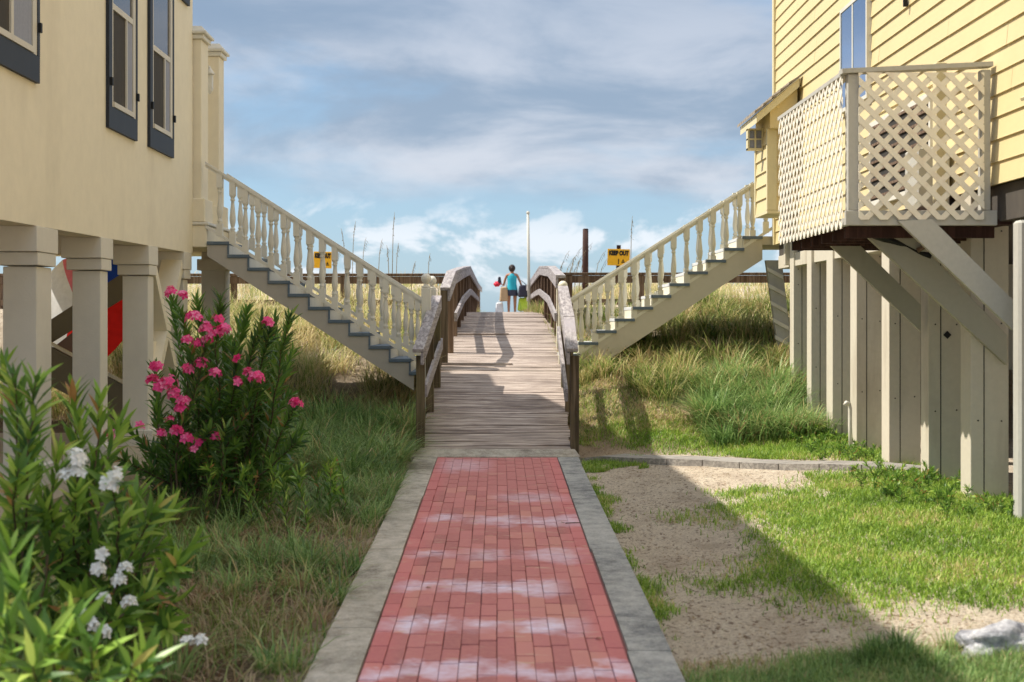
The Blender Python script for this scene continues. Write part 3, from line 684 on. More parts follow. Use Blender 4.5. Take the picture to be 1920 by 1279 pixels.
lx, ly = atX(393, 18.7), 18.7; z0 = atZ(172, 18.7)
MB().box(lx-.04, lx+.04, ly-.04, ly+.04, z0+.04, z0+.22, .004).build('glass_case', M_WHITE, la)
MB().lathe([(.065, z0+.222), (.06, z0+.25), (.02, z0+.31), (.008, z0+.34)], lx, ly, 8).build('lid', M_WHITE, la)
MB().lathe([(.012, z0-.03), (.03, z0), (.05, z0+.038)], lx, ly, 8).build('base_cup', M_WHITE, la)
MB().tube([(lx, ly+.02, z0+.3), (lx-.02, ly-.1, z0+.36), (lx-.03, ly-.25, z0+.3)], .01).build('bracket', M_WHITE, la)
# patio slab under the house
tag(MB().prism([(-12, 3.5), (-3.45, 3.5), (-3.45, 17.55), (-12, 17.55)], 'z', .30, .487).build('patio', M_SLAB), kind='structure')
# stair under the house (olive stringers) and pinkish sand slope
st = empty('under_house_stair', (-4.8, 16.6, .49), label='olive painted crossed stringers of a stair under the stucco house', cat='stair')
M_OLIVE = paint('olive_paint', (.20, .165, .10), .7, .1)
def band(px0, y0a, y0b, px1, y1a, y1b, Y, nm, m):
    a, b, c, d = at(px0, y0a, Y), at(px0, y0b, Y), at(px1, y1b, Y), at(px1, y1a, Y)
    MB().prism([(p.x, p.z) for p in (a, b, c, d)], 'y', Y, Y+.06).build(nm, m, st)
band(60, 622, 664, 236, 508, 556, 16.9, 'stringer', M_OLIVE)
band(60, 632, 705, 300, 760, 833, 16.7, 'stringer', M_OLIVE)
band(60, 623, 629, 300, 751, 757, 16.69, 'nosing_edge', M_STUCCO)
MB().prism([(p.x, p.z) for p in (at(95, 655, 17.2), at(150, 612, 17.2), at(150, 690, 17.2))], 'y', 17.2, 17.25).build('landing_panel', paint('pink_brown', (.36, .22, .18), .8), st)
# beach umbrella lying on its side
um = empty('beach_umbrella', at(160, 578, 19.6), label='large open red white and blue beach umbrella lying tilted behind the left columns', cat='umbrella')
uc = Vector((0, 0, 0)); um.rotation_euler = (R(72), R(0), R(-12))
for k in range(8):
    a0 = 2*math.pi*k/8+.22; a1 = a0+2*math.pi/8; v = []; fs = []
    for i in range(6):
        ph = i/5*1.05; rr_ = .84*math.sin(ph)/math.sin(1.05); zz = .45*math.cos(ph)-.2
        for j in range(5):
            t = a0+(a1-a0)*j/4; sc_ = 1-.05*math.sin(math.pi*j/4)*i/5; v.append((rr_*sc_*math.cos(t), -rr_*sc_*math.sin(t), zz))
    for i in range(5):
        for j in range(4): fs.append((i*5+j, i*5+j+1, (i+1)*5+j+1, (i+1)*5+j))
    mat_ = [M_UR, M_UR, M_UW, M_UW, M_UW, M_UP, M_UB, M_UR][k]
    me = MB().add(v, fs, True).mesh('canopy_panel', mat_, False); link('canopy_panel', me, um)
link('pole', MB().tube([(0, 0, .3), (0, 0, -1.2)], .016, 8).mesh('pole', M_PVC), um)

# ------------------------------------------------------------------ right yellow house
XR = 3.83
rh = empty('yellow_house', (XR, 14, .45), label='yellow clapboard house on boxed piles with a lattice balcony', cat='house')
ZB = 1.88+1.043
MB().box(XR+.02, 12, 3, 19.68, ZB+.01, 9.2).build('wall_core', M_YEL, rh)
E = .1716
# each clapboard: a wedge, its lower edge proud, over the full length of the wall
cbs = {}
for i in range(36):
    cuts = [3.0]+sorted(round(float(v), 1) for v in rng.uniform(7, 17.5, 2))+[19.60]
    if cuts[2]-cuts[1] < 1.5: cuts.pop(2)
    for a, b in zip(cuts[:-1], cuts[1:]):
        me = MB().prism([(0, 0), (-.024, 0), (-.022, .012), (-.006, E+.012), (0, E+.012)], 'y', a+.002, b-.003).mesh('clapboard', M_YEL)
        o = link('clapboard', me, rh); o.location = Vector((XR+.02+rng.normal(0, .0008), 0, ZB+E*i+rng.normal(0, .0012)))-rh.location
MB().box(XR-.028, XR+.09, 19.602, 19.70, ZB-.01, 9.2, .004).build('corner_board', M_YELTRIM, rh)
MB().box(XR-.7, 12.5, 2.6, 20.2, 9.202, 9.35).build('roof', M_SHINGLE, rh)
# tall window above the balcony
wz0, wz1 = 1.88+2.28, 1.88+3.42
def ywin(ya, yb, z0, z1, m, cx=-.0, mull=None, fr=.045):
    f = MB(); X0 = XR-.045; X1 = XR+.03
    f.box(X0, X1, ya, ya+fr, z0, z1); f.box(X0, X1, yb-fr, yb, z0, z1); f.box(X0, X1, ya+fr, yb-fr, z0, z0+fr); f.box(X0, X1, ya+fr, yb-fr, z1-fr, z1)
    for mm in (mull or []): f.box(X0+.004, X1, mm-.02, mm+.02, z0+fr, z1-fr)
    w = f.build('window', M_GRVPOLE if False else M_WHITE, rh)
    MB().box(XR-.036, XR-.02, ya+fr, yb-fr, z0+fr, z1-fr).build('pane', m, w); return w
ywin(14.59, 15.74, wz0, wz1, M_GLASSB, mull=[15.2], fr=.04)
w2 = ywin(12.45, 14.5, 1.88+1.15, 1.88+2.0, paint('dark_insect_screen', (.035, .03, .025), .9), mull=[13.45], fr=.05)
for i in range(9): MB().box(XR-.05, XR-.038, 12.52, 14.42, 3.10+i*.088, 3.125+i*.088).build('louvre', M_FENCEW, w2)
MB().box(XR-.30, XR-.03, 11.95, 12.33, 1.88+.95, 1.88+1.45, .01).build('utility_box', M_GREYW, rh)
# lap vents / lamp on wall near frame edge
wl = empty('wall_lamp', (XR-.02, 9.95, 1.88+1.56), label='small wedge shaped wall lamp on yellow siding at the right frame edge', cat='lamp')
o_ = link('lamp_shade', MB().prism([(0.02, .10), (-.13, .0), (-.12, -.02), (0.02, .02)], 'y', -.07, .07).mesh('lamp_shade', M_YELTRIM), wl)
o_ = link('lamp_glass', MB().box(-.10, 0.02, -.05, .05, -.04, -.003).mesh('lamp_glass', M_BLACK), wl)
ho = empty('wall_hook', (XR-.03, 13.25, 1.88+2.92), label='short dark bracket fixed to the yellow siding above the balcony', cat='bracket')
link('arm', MB().box(-.02, 0.02, -.015, .015, 0, .14).mesh('arm', M_BLACK), ho)
# bay with its little shingled roof
bay = empty('bay', Vector((3.45, 18.2, 3.2))-rh.location); bay.parent = rh
bx, by0, by1 = 3.45, 18.15, 19.02; bz0, bz1 = 1.88+1.37, 1.88+2.45
MB().box(bx+.02, XR+.0, by0+.02, by1-.02, bz0+.03, bz1).build('bay_core', M_YEL, bay)
MB().box(bx-.012, XR-.034, by0-.012, by1+.012, bz0-.01, bz0+.028).build('sill_board', M_YELTRIM, bay)
nrow = int((bz1-bz0)/E)
for i in range(nrow):
    z = bz0+.03+i*E
    MB().prism([(bx+.02, z), (bx-.008, z), (bx+.012, min(z+E+.006, bz1)), (bx+.02, min(z+E+.006, bz1))], 'y', by0+.05, by1-.05).build('clapboard', M_YEL, bay)
    MB().prism([(by0+.02, z), (by0-.008, z), (by0+.012, min(z+E+.006, bz1)), (by0+.02, min(z+E+.006, bz1))], 'x', bx+.115, XR-.035).build('clapboard', M_YEL, bay)
MB().box(bx-.014, bx+.112, by0-.014, by0+.048, bz0+.03, bz1, .003).build('corner_board', M_YELTRIM, bay)
MB().box(bx-.014, bx+.04, by1-.048, by1+.014, bz0+.03, bz1, .003).build('corner_board', M_YELTRIM, bay)
# shed roof sloping up to the wall: soffit, fascia, shingle courses
ra = Vector((3.26, 0, atZ(214, 17.9))); rb = Vector((XR-.03, 0, atZ(146, 17.9)))
RF = 17.9; RB = 19.1
MB().prism([(ra.x, ra.z-.11), (rb.x, rb.z-.11), (rb.x, rb.z), (ra.x, ra.z)], 'y', RF, RB).build('roof_deck', M_YELTRIM, bay)
MB().prism([(bx, bz1-.02), (XR-.033, bz1-.02), (XR-.033, rb.z-.075), (bx, rb.z-.075-(XR-.033-bx)*(rb.z-ra.z)/(rb.x-ra.x))], 'y', by0-.14, by1).build('gable_board', M_YEL, bay)
sl = (rb.z-ra.z)/(rb.x-ra.x); nc = 5
for i in range(nc):
    xa = ra.x-.03+(rb.x-ra.x)*i/nc; xb = xa+(rb.x-ra.x)/nc+.05; za = ra.z+.012+(xa-ra.x)*sl+.012
    yy = RF-.03
    while yy < RB:
        wv = rng.uniform(.14, .20)
        MB().prism([(xa, za), (xb, za+(xb-xa)*sl*.97-.008), (xb, za+(xb-xa)*sl+.0), (xa, za+.035+rng.uniform(0, .008))], 'y', yy, yy+wv-.012).build('shingle', M_SHINGLE, bay); yy += wv
# shutter-like lantern box hung at the bay corner
bl_ = empty('hanging_box_light', at(1415, 262, 18.55), label='small cream box lantern on the outer face of the yellow bay', cat='lantern')
fr = MB()
for (a, b, c, d) in ((-.10, .10, -.14, -.115), (-.10, .10, .115, .14), (-.10, .10, -.01, .01)): fr.box(a, b, -.06, .06, c, d)
for a in (-.10, -.012, .08): fr.box(a, a+.022, -.061, .061, -.138, .138)
link('frame', fr.mesh('frame', M_YELTRIM), bl_); link('pane', MB().box(-.09, .09, -.045, .045, -.11, .11).mesh('pane', M_CURTAIN), bl_)
link('bracket', MB().box(.10, .20, -.02, .02, -.10, .16).mesh('bracket', M_GREYW), bl_)

# lattice balcony
lb = empty('lattice_balcony', (3.2, 12.2, 1.88+.7), label='balcony boxed in with cream diagonal lattice on the yellow house', cat='balcony')
YF, YB2, XO = 11.0, 13.5, 2.70
zbF, ztF = atZ(416, YF), atZ(132, YF)
ztt = ztF
MB().box(XO, XR+.15, YF, YB2, zbF-.02, zbF+.02).build('floor', M_CREO, lb)
for yy in np.arange(YF+.25, YB2, .4): MB().box(XO+.05, XR+.1, yy, yy+.045, zbF-.11, zbF-.022).build('joist', M_CREO, lb)
MB().box(XO-.02, XR+.02, YF-.045, YF-.004, zbF-.03, zbF+.085, .004).build('skirt_board', M_GREYW, lb)
MB().box(XO-.022, XO+.02, YF-.002, YB2, zbF-.03, zbF+.03, .004).build('skirt_board', M_GREYW, lb)
# corner post, wall post, top caps
MB().box(XO-.0, XO+.09, YF-.04, YF+.05, zbF+.087, ztF-.035, .004).build('corner_post', M_GREYW, lb)
MB().box(XR-.10, XR-.03, YF-.04, YF+.05, zbF+.087, ztF+.0, .004).build('wall_post', M_GREYW, lb)
MB().bar((XO-.05, YF-.01, ztF-.015), (XR-.02, YF-.01, ztF+.04), .12, .035).build('cap_board', M_GREYW, lb)
MB().bar((XO+.02, YF+.055, ztF-.018), (XO+.02, YB2+.04, ztF-.018), .11, .032).build('cap_board', M_GREYW, lb)
MB().box(XO, XO+.08, YB2-.08, YB2, zbF+.03, ztF-.035, .004).build('corner_post', M_GREYW, lb)
MB().box(atX(1748, 11.3), atX(1768, 11.3), 11.2, 11.29, zbF, ztF+.10, .004).build('mid_post', M_YELTRIM, lb)
PIT = .1465
def strip_set(u0, u1, v0, v1, place, name, layer_off, par, sw=.043, th=.007):
    """diagonal strips clipped to the rectangle u0..u1, v0..v1"""
    for dirn in (1, -1):
        k0 = int(math.floor((-(v1-v0))/PIT))-1; k1 = int(math.ceil((u1-u0)/PIT))+1
        if dirn < 0: k0, k1 = 0, int(math.ceil(((u1-u0)+(v1-v0))/PIT))+1
        for k in range(k0, k1+1):
            # line: u = u0 + k*PIT + dirn*(v-v0)
            cu = u0+k*PIT+(PIT*.32 if dirn > 0 else PIT*.32)
            hs = sw/2*math.sqrt(2)
            # band polygon clipped by rectangle (Sutherland-Hodgman)
            V0, V1 = v0-1, v1+1
            poly = [(cu+dirn*(V0-v0)-hs, V0), (cu+dirn*(V0-v0)+hs, V0), (cu+dirn*(V1-v0)+hs, V1), (cu+dirn*(V1-v0)-hs, V1)]
            for (ax, lim, keep) in ((0, u0, 1), (0, u1, -1), (1, v0, 1), (1, v1, -1)):
                out = []
                for i in range(len(poly)):
                    a, b = poly[i-1], poly[i]; ia = keep*(a[ax]-lim) >= 0; ib = keep*(b[ax]-lim) >= 0
                    if ia != ib:
                        t = (lim-a[ax])/(b[ax]-a[ax]); out.append((a[0]+t*(b[0]-a[0]), a[1]+t*(b[1]-a[1])))
                    if ib: out.append(b)
                poly = out
                if not poly: break
            if len(poly) < 3: continue
            off = 0 if dirn > 0 else th+.0008
            n = len(poly); vs_ = [place(u, v, off) for u, v in poly]+[place(u, v, off+th) for u, v in poly]
            MB().add(vs_, [tuple(range(n)), tuple(range(2*n-1, n-1, -1))]+[(i, (i+1) % n, n+(i+1) % n, n+i) for i in range(n)]).build('lattice_strip', M_LATT, par)
strip_set(XO+.075, XR-.09, zbF+.012, ztF-.028, lambda u, v, o: (u, YF-.048-o-.012, v), 'f', 0, lb)
strip_set(YF+.01, YB2+.0, zbF-.05, ztF-.04, lambda u, v, o: (XO-.026-o, u, v), 's', 0, lb, .036, .004)
# diagonal braces
def brace(x0t, x1t, yt, x0b, x1b, yb0, yb1, Y, m, nm='brace'):
    a, b, c, d = at(x0t, yt, Y), at(x1t, yt, Y), at(x1b, yb0, Y), at(x1b, yb1, Y)
    pass
def quadY(pts, Y, th, nm, m, par): return MB().prism([(at(x, y, Y).x, at(x, y, Y).z) for x, y in pts], 'y', Y, Y+th).build(nm, m, par)
quadY([(1532, 436), (1584, 432), (1727, 572), (1727, 622)], 12.70, .05, 'brace', M_BRACE, lb)
quadY([(1604, 423), (1690, 421), (1888, 628), (1888, 684)], 11.485, .06, 'brace', M_BRACE, lb)
quadY([(1684, 414), (1748, 411), (1899, 562), (1899, 618)], 10.92, .05, 'brace', M_GREYW, lb)
cab = empty('cable', at(1640, 430, 11.4), label='black cable sagging under the balcony between the braces', cat='cable')
cpts = [at(1612, 422, 11.4), at(1640, 440, 11.45), at(1672, 452, 11.5), at(1700, 462, 11.5), at(1722, 474, 11.5), at(1745, 480, 11.5)]
MB().tube(cpts, [.02, .035, .03, .018, .02, .03], 7).build('sheath', M_BLACK, cab)
MB().tube([at(1720, 470, 11.45), at(1790, 430, 11.4), at(1850, 418, 11.2), at(1915, 405, 11.0)], .02, 7).build('pipe', M_FENCEW, cab)

# boxed piles below the house
pile_info = [(1488, 18.4, .235), (1521, 17.3, .24), (1561, 16.25, .30), (1606, 15.2, .27), (1667, 13.95, .27), (1741, 12.65, .23), (1820, 11.55, .25)]
for i, (px, Y, dpt) in enumerate(pile_info):
    x0 = atX(px, Y); zg = gz(x0+.1, Y)-.1; zt = ZB-.002
    p = empty('boxed_pile', Vector((x0, Y, zg))-rh.location); p.parent = rh
    MB().box(x0, x0+.31, Y, Y+dpt, zg, zt, .004).build('boxing', M_PILE, p)
    MB().box(x0+.105, x0+.112, Y-.0035, Y+.001, zg, zt).build('groove', M_DARK, p)
    for zz in (zg+.75, zg+1.5, zt-.35):
        bo = MB().lathe([(.007, 0), (.006, .006)], 0, 0, 7).mesh('bolt', M_BLACK)
        for xx in (.06, .25):
            q_ = link('bolt', bo, p); q_.location = Vector((x0+xx, Y-.001, zz+rng.normal(0, .02)))-world_of(p).translation; q_.rotation_euler = (R(90), 0, 0)
    if i == 5: 
        c_ = at(1776, 628, Y); MB().prism([(c_.x-.035, c_.z), (c_.x, c_.z-.035), (c_.x+.035, c_.z), (c_.x, c_.z+.035)], 'y', Y-.012, Y).build('diamond_plate', M_BLACK, p)
x0 = atX(1898, 10.62); MB().box(x0, x0+.3, 10.48, 10.62, .2, atZ(410, 10.35), .02).build('pile', M_GREYW, rh)
MB().box(XR+.05, 9, 10.0, 19.6, ZB-.28, ZB-.003).build('floor_beam', paint('shade_soffit', (.07, .06, .05), .9), rh)  # near-black paint puts the shade under the floor into the colour
MB().box(XR+.02, XR+.30, 12.9, 19.5, atZ(480, 15.5), atZ(450, 15.5)-.0, .004).build('cross_beam', M_PILE, rh)
MB().box(XR-.05, XR+.4, 18.7, 18.8, atZ(497, 18.7), atZ(455, 18.7), .004).build('cross_beam', M_PILE, rh)
MB().box(XR+.45, 9, 19.3, 19.5, .9, ZB-.29).build('rear_panel', M_PILE, rh)
MB().box(5.0, 5.3, 12.1, 12.4, .3, ZB-.29).build('pile', M_PILE, rh)
MB().box(4.55, 4.9, 14.6, 14.9, .3, ZB-.29).build('pile', M_PILE, rh)
# porch at stair head with leaning support, its pale stripes painted sunlight
MB().box(3.66, 7, 19.72, 21.2, ZB+.0, 3.04).build('rear_porch', M_STRINGER2, rh)
lean = empty('leaning_panel', at(1458, 700, 19.75), label='narrow grey support with painted sun stripes leaning under the stair head of the yellow house', cat='support')
MB().prism([(at(a, b, 19.8).x, at(a, b, 19.8).z) for a, b in ((1436, 488), (1466, 488), (1490, 700), (1466, 700))], 'y', 19.8, 19.9).build('panel', M_GREYW, lean)
for k in range(6):
    yb_ = 500+k*32; MB().prism([(at(a, b, 19.76).x, at(a, b, 19.76).z) for a, b in ((1438+k*3.8, yb_), (1468+k*3.6, yb_+16), (1469+k*3.6, yb_+24), (1439+k*3.8, yb_+8))], 'y', 19.76, 19.798).build('sun_stripe', M_WHITE, lean)  # pale bars stand in for sun falling through the stairs
# outdoor tap pipe
tp = empty('water_pipe', at(1590, 850, 15.1), label='white bent water pipe standing in front of the piles', cat='pipe')
MB().tube([at(1596, 862, 15.1), at(1594, 800, 15.1), at(1594, 765, 15.1), at(1592, 757, 15.1), at(1587, 755, 15.05), at(1584, 760, 15.05)], .022, 8).build('pipe', M_PVC, tp)

# ------------------------------------------------------------------ poles and signs
def pole(px, ytop, ybase, Y, r, m, label, name, cat, lean=0):
    o = empty(name, at(px, ybase, Y), label=label, cat=cat)
    b = at(px, ybase, Y); t = at(px+lean, ytop, Y)
    MB().tube([b-Vector((0, 0, .5)), b.lerp(t, .5), t], [r, r*.95, r*.85], 12).build('shaft', m, o)
    return o
fp = pole(992.5, 400, 600, 40, .042, M_GRVPOLE, 'slim pale pole standing alone behind the crest right of the walking person', 'slim_pole', 'pole', -2.5)
MB().sphere(at(990, 399, 40), .05).build('cap', M_GRVPOLE, fp)
wpole = pole(1097, 430, 560, 34, .078, M_CREO, 'thick dark brown wooden pile rising above the walkway railing', 'wooden_pile', 'pile', 1)
MB().lathe([(.07, atZ(430, 34)), (.05, atZ(430, 34)+.015)], at(1098, 430, 34).x, 34, 12).build('cut_top', M_CREO, wpole)
def textmesh(s, size, m, parent, loc, bold=.006, fit=None):
    cu = bpy.data.curves.new('lettering', 'FONT'); cu.body = s; cu.size = size; cu.align_x = 'CENTER'; cu.align_y = 'CENTER'; cu.extrude = .002; cu.offset = bold
    ob = bpy.data.objects.new('lettering', cu); C.objects.link(ob); dg = bpy.context.evaluated_depsgraph_get()
    me = bpy.data.meshes.new_from_object(ob.evaluated_get(dg)); bpy.data.objects.remove(ob); me.materials.clear(); me.materials.append(m)
    o = link('lettering', me, parent); o.location = loc; o.rotation_euler = (R(90), 0, 0)
    if fit: xs_ = [v.co.x for v in me.vertices]; k = fit/(max(xs_)-min(xs_)); o.scale = (k, 1, 1)
    return o
def sign(pxa, pxb, ya, yb, Y, label):
    a = at(pxa, ya, Y); b = at(pxb, yb, Y); w = b.x-a.x; h = a.z-b.z
    o = empty('warning_sign', ((a.x+b.x)/2, Y, b.z+h/2), label=label, cat='sign'); o.rotation_euler = (0, R(1.5), 0)
    link('panel', MB().box(-w/2, w/2, -.006, .006, -h/2, h/2, .003).mesh('panel', M_YSIGN), o)
    link('post', MB().box(-.05, .05, .008, .10, -2.0, h/2+.10).mesh('post', M_CREO), o)
    textmesh('KEEP OUT', h*.36, M_BLACK, o, (0, -.012, h*.24), .012, w*.88)
    # small arrow / figure mark below the words
    mk = MB(); mk.box(-.012, .012, -.012, -.007, -h*.42, -h*.10); mk.box(.07, .16, -.012, -.007, -h*.33, -h*.29)
    mk.prism([(.09, -h*.22), (.14, -h*.22), (.115, -h*.10)], 'y', -.012, -.007); mk.box(.08, .15, -.012, -.007, -h*.26, -h*.235)
    link('emblem', mk.mesh('emblem', M_BLACK), o)
    return o
sign(1139, 1181, 467, 498, 36, 'orange yellow KEEP OUT sign in the dune above the right stair rail')
sign(588, 622, 472, 503, 34, 'orange yellow KEEP OUT sign seen through the balusters of the left stairs')

# ------------------------------------------------------------------ edging boards across the lot
eb = empty('edging_boards', (1.0, 16.2, .3), label='grey timber edging strip across the sand from the brick path to the piles', cat='edging')
p0 = Vector((.96, 16.25, 0)); p1 = Vector((3.95, 13.35, 0))
nseg = 9
for i in range(nseg):
    a = p0.lerp(p1, i/nseg); b = p0.lerp(p1, (i+1)/nseg-.003); d = (b-a).normalized(); n = Vector((d.y, -d.x, 0))
    w = .22; za = gz(a.x, a.y)+.045; zb_ = gz(b.x, b.y)+.045
    vs_ = [a-n*w+Vector((0, 0, za)), a+n*w+Vector((0, 0, za)), b+n*w+Vector((0, 0, zb_)), b-n*w+Vector((0, 0, zb_))]
    vs2 = [v-Vector((0, 0, .09)) for v in vs_]
    MB().add(vs_+vs2, [(0, 1, 2, 3), (7, 6, 5, 4), (0, 4, 5, 1), (1, 5, 6, 2), (2, 6, 7, 3), (3, 7, 4, 0)]).build('board', M_BOARDX, eb)

# ------------------------------------------------------------------ rock, litter
def rock(c, r, sc, seed, label):
    bm = bmesh.new(); bmesh.ops.create_icosphere(bm, subdivisions=4, radius=1); rs = random.Random(seed)
    from mathutils import noise as mn
    for v in bm.verts:
        d = v.co.normalized(); k = 1+.35*mn.noise(d*1.6+Vector((seed, 0, 0)))+.16*mn.noise(d*4.2+Vector((0, seed, 0)))+.07*mn.noise(d*10)
        v.co = Vector((d.x*sc[0], d.y*sc[1], d.z*sc[2]))*k*r
    me = bpy.data.meshes.new('rock'); bm.to_mesh(me); bm.free()
    for p in me.polygons: p.use_smooth = True
    t = NT('limestone'); n = t.noise(t.pos(), 9, 6, .7); t.set('Base Color', t.ramp(n, [(.3, (.12, .12, .14)), (.5, (.42, .42, .44)), (.65, (.72, .71, .70))])); t.set('Roughness', .95); t.bump(t.noise(t.pos(), 22, 6, .7), .9, .03)
    me.materials.append(t.m); o = link('boulder', me); o.location = c; tag(o, label, 'rock'); return o
rock((2.52, 7.1, gz(2.52, 7.1)+.03), .185, (1.25, .6, .62), 3, 'pale pitted limestone boulder half in the grass at the bottom right corner')
lf = MB().add([(-.03, 0, 0), (0, -.012, .006), (.032, 0, .002), (0, .012, .008)], [(0, 1, 2, 3)]).mesh('dry_leaf', M_TAN, False)
for (px, py, lab) in ((804, 1103, 'curled tan leaf on the pale left part of the bricks'), (1055, 981, 'crumpled pale leaf scrap near the right edge of the bricks'), (1123, 1199, 'tiny yellowed leaf at the lower right of the bricks')):
    Y = 5015/(py-543); o = link('dry_leaf', lf); o.location = (atX(px, Y), Y, pz(Y)+.004); o.rotation_euler = (0, .2, rng.uniform(0, 3)); tag(o, lab, 'leaf')
Y = 5015/(983-543)
tw = MB().tube([(atX(1060, Y), Y, pz(Y)+.008), (atX(1075, Y), Y+.005, pz(Y)+.011), (atX(1088, Y), Y, pz(Y)+.012)], .004, 5).build('twig', M_STEM); tag(tw, 'thin dark twig lying at the right edge of the bricks', 'twig')

# ------------------------------------------------------------------ person
def skinned(name, verts, edges, radii, m, parent, sub=2):
    me = bpy.data.meshes.new(name); me.from_pydata(verts, edges, []); o = link(name, me, parent)
    md = o.modifiers.new('skin', 'SKIN'); 
    for i, r in enumerate(radii):
        me.skin_vertices[0].data[i].radius = (r, r) if not isinstance(r, tuple) else r
    me.skin_vertices[0].data[0].use_root = True
    md.use_smooth_shade = True
    s2 = o.modifiers.new('sub', 'SUBSURF'); s2.levels = sub; s2.render_levels = sub
    me.materials.append(m); return o
PY = 47.5; fz = atZ(592, PY)
pr = empty('person', (atX(960, PY), PY, fz), label='person seen from behind in a turquoise tank top and dark shorts carrying beach bags', cat='person')
H = 1.0
V = [(0, 0, .88), (0, 0, 1.05), (0, 0, 1.22), (0, 0, 1.36), (0, .0, 1.43), (0, .01, 1.53), (0, .01, 1.60),
     (-.10, 0, .84), (-.11, -.02, .47), (-.11, .02, .09), (-.115, .13, .03),
     (.10, 0, .84), (.10, .02, .47), (.10, -.02, .09), (.105, .09, .03),
     (-.17, 0, 1.36), (-.25, .03, 1.15), (-.27, .18, 1.03), (-.28, .25, 1.02),
     (.17, 0, 1.36), (.27, 0, 1.13), (.34, .02, .93), (.36, .03, .86)]
Ed = [(0, 1), (1, 2), (2, 3), (3, 4), (4, 5), (5, 6), (0, 7), (7, 8), (8, 9), (9, 10), (0, 11), (11, 12), (12, 13), (13, 14), (3, 15), (15, 16), (16, 17), (17, 18), (3, 19), (19, 20), (20, 21), (21, 22)]
Rr = [(.15, .11), (.125, .09), (.14, .10), (.12, .08), .05, .085, .075, .085, .058, .038, .03, .085, .058, .038, .03, .05, .038, .032, .035, .05, .038, .032, .035]
skinned('body', V, Ed, Rr, M_SKIN, pr)
b_ = MB()
def ell_tube(pts, nm, m, par):
    vs_ = []; fs = []; n = 18
    for (z, rx, ry, cx, cy) in pts:
        for k in range(n):
            t = 2*math.pi*k/n; vs_.append((cx+rx*math.cos(t), cy+ry*math.sin(t), z))
    for i in range(len(pts)-1):
        for k in range(n): fs.append((i*n+k, i*n+(k+1) % n, (i+1)*n+(k+1) % n, (i+1)*n+k))
    me = MB().add(vs_, fs, True).mesh(nm, m, False); return link(nm, me, par)
ell_tube([(.86, .185, .135, 0, 0), (.95, .175, .13, 0, 0), (1.05, .15, .115, 0, 0), (1.2, .155, .12, 0, 0), (1.31, .16, .115, 0, 0), (1.38, .13, .09, 0, 0), (1.41, .09, .07, 0, 0)], 'tank_top', M_TEAL, pr)
sh = ell_tube([(.66, .185, .12, 0, 0), (.74, .195, .135, 0, 0), (.88, .18, .13, 0, 0), (.92, .17, .12, 0, 0)], 'shorts', M_NAVYC, pr)
link('hair', MB().sphere((0, -.015, 1.585), .115, (1, 1.05, 1.1)).sphere((0, -.12, 1.56), .05, (1, 1, 1.5)).mesh('hair', M_HAIR), pr)
def bag(nm, c, sc, m, label, strap_to, cat, round_=.3):
    o = empty(nm, pr.location+Vector(c), label=label, cat=cat)
    b = MB().box(-sc[0], sc[0], -sc[1], sc[1], -sc[2], sc[2], min(sc)*round_)
    b.v = [(x*(1-.16*(z/sc[2])+rng.normal(0, .02)), y*(1-.2*(z/sc[2])), z+.05*sc[2]*math.sin(x*20)) for x, y, z in b.v]
    link('bag_body', b.mesh('bag_body', m), o)
    t = Vector(strap_to)-Vector(c); link('strap', MB().tube([(-sc[0]*.6, 0, sc[2]*.9), tuple(t), (sc[0]*.6, 0, sc[2]*.9)], .014, 6).mesh('strap', m), o)
    return o
bag('duffel_bag', (.40, -.05, .82), (.19, .15, .20), M_DUFF, 'dark duffel bag hanging at the right hip of the walking person', (.30, 0, 1.18), 'bag')
bag('tote_bag', (-.27, -.04, .72), (.13, .10, .24), M_TAN, 'tan tote bag hanging at the left side of the walking person', (-.21, 0, 1.28), 'bag')
bag('beach_bag', (.38, .10, .38), (.17, .13, .22), M_LIME, 'lime green beach bag held low at the right of the walking person', (.36, .03, .86), 'bag')
bag('red_bundle', (-.50, .1, 1.06), (.12, .08, .09), M_RED, 'red rolled bundle held up in the left hand of the walking person', (-.32, .12, 1.04), 'bundle', .9)
bag('snorkel_bag', (-.42, .1, 1.20), (.05, .05, .10), M_DUFF, 'small dark item above the red bundle in the left hand', (-.34, .12, 1.05), 'beach gear')
bag('plastic_bag', (-.42, .12, .24), (.13, .10, .20), M_WHT, 'white plastic bag standing left of the walking person', (-.30, .18, .62), 'bag')

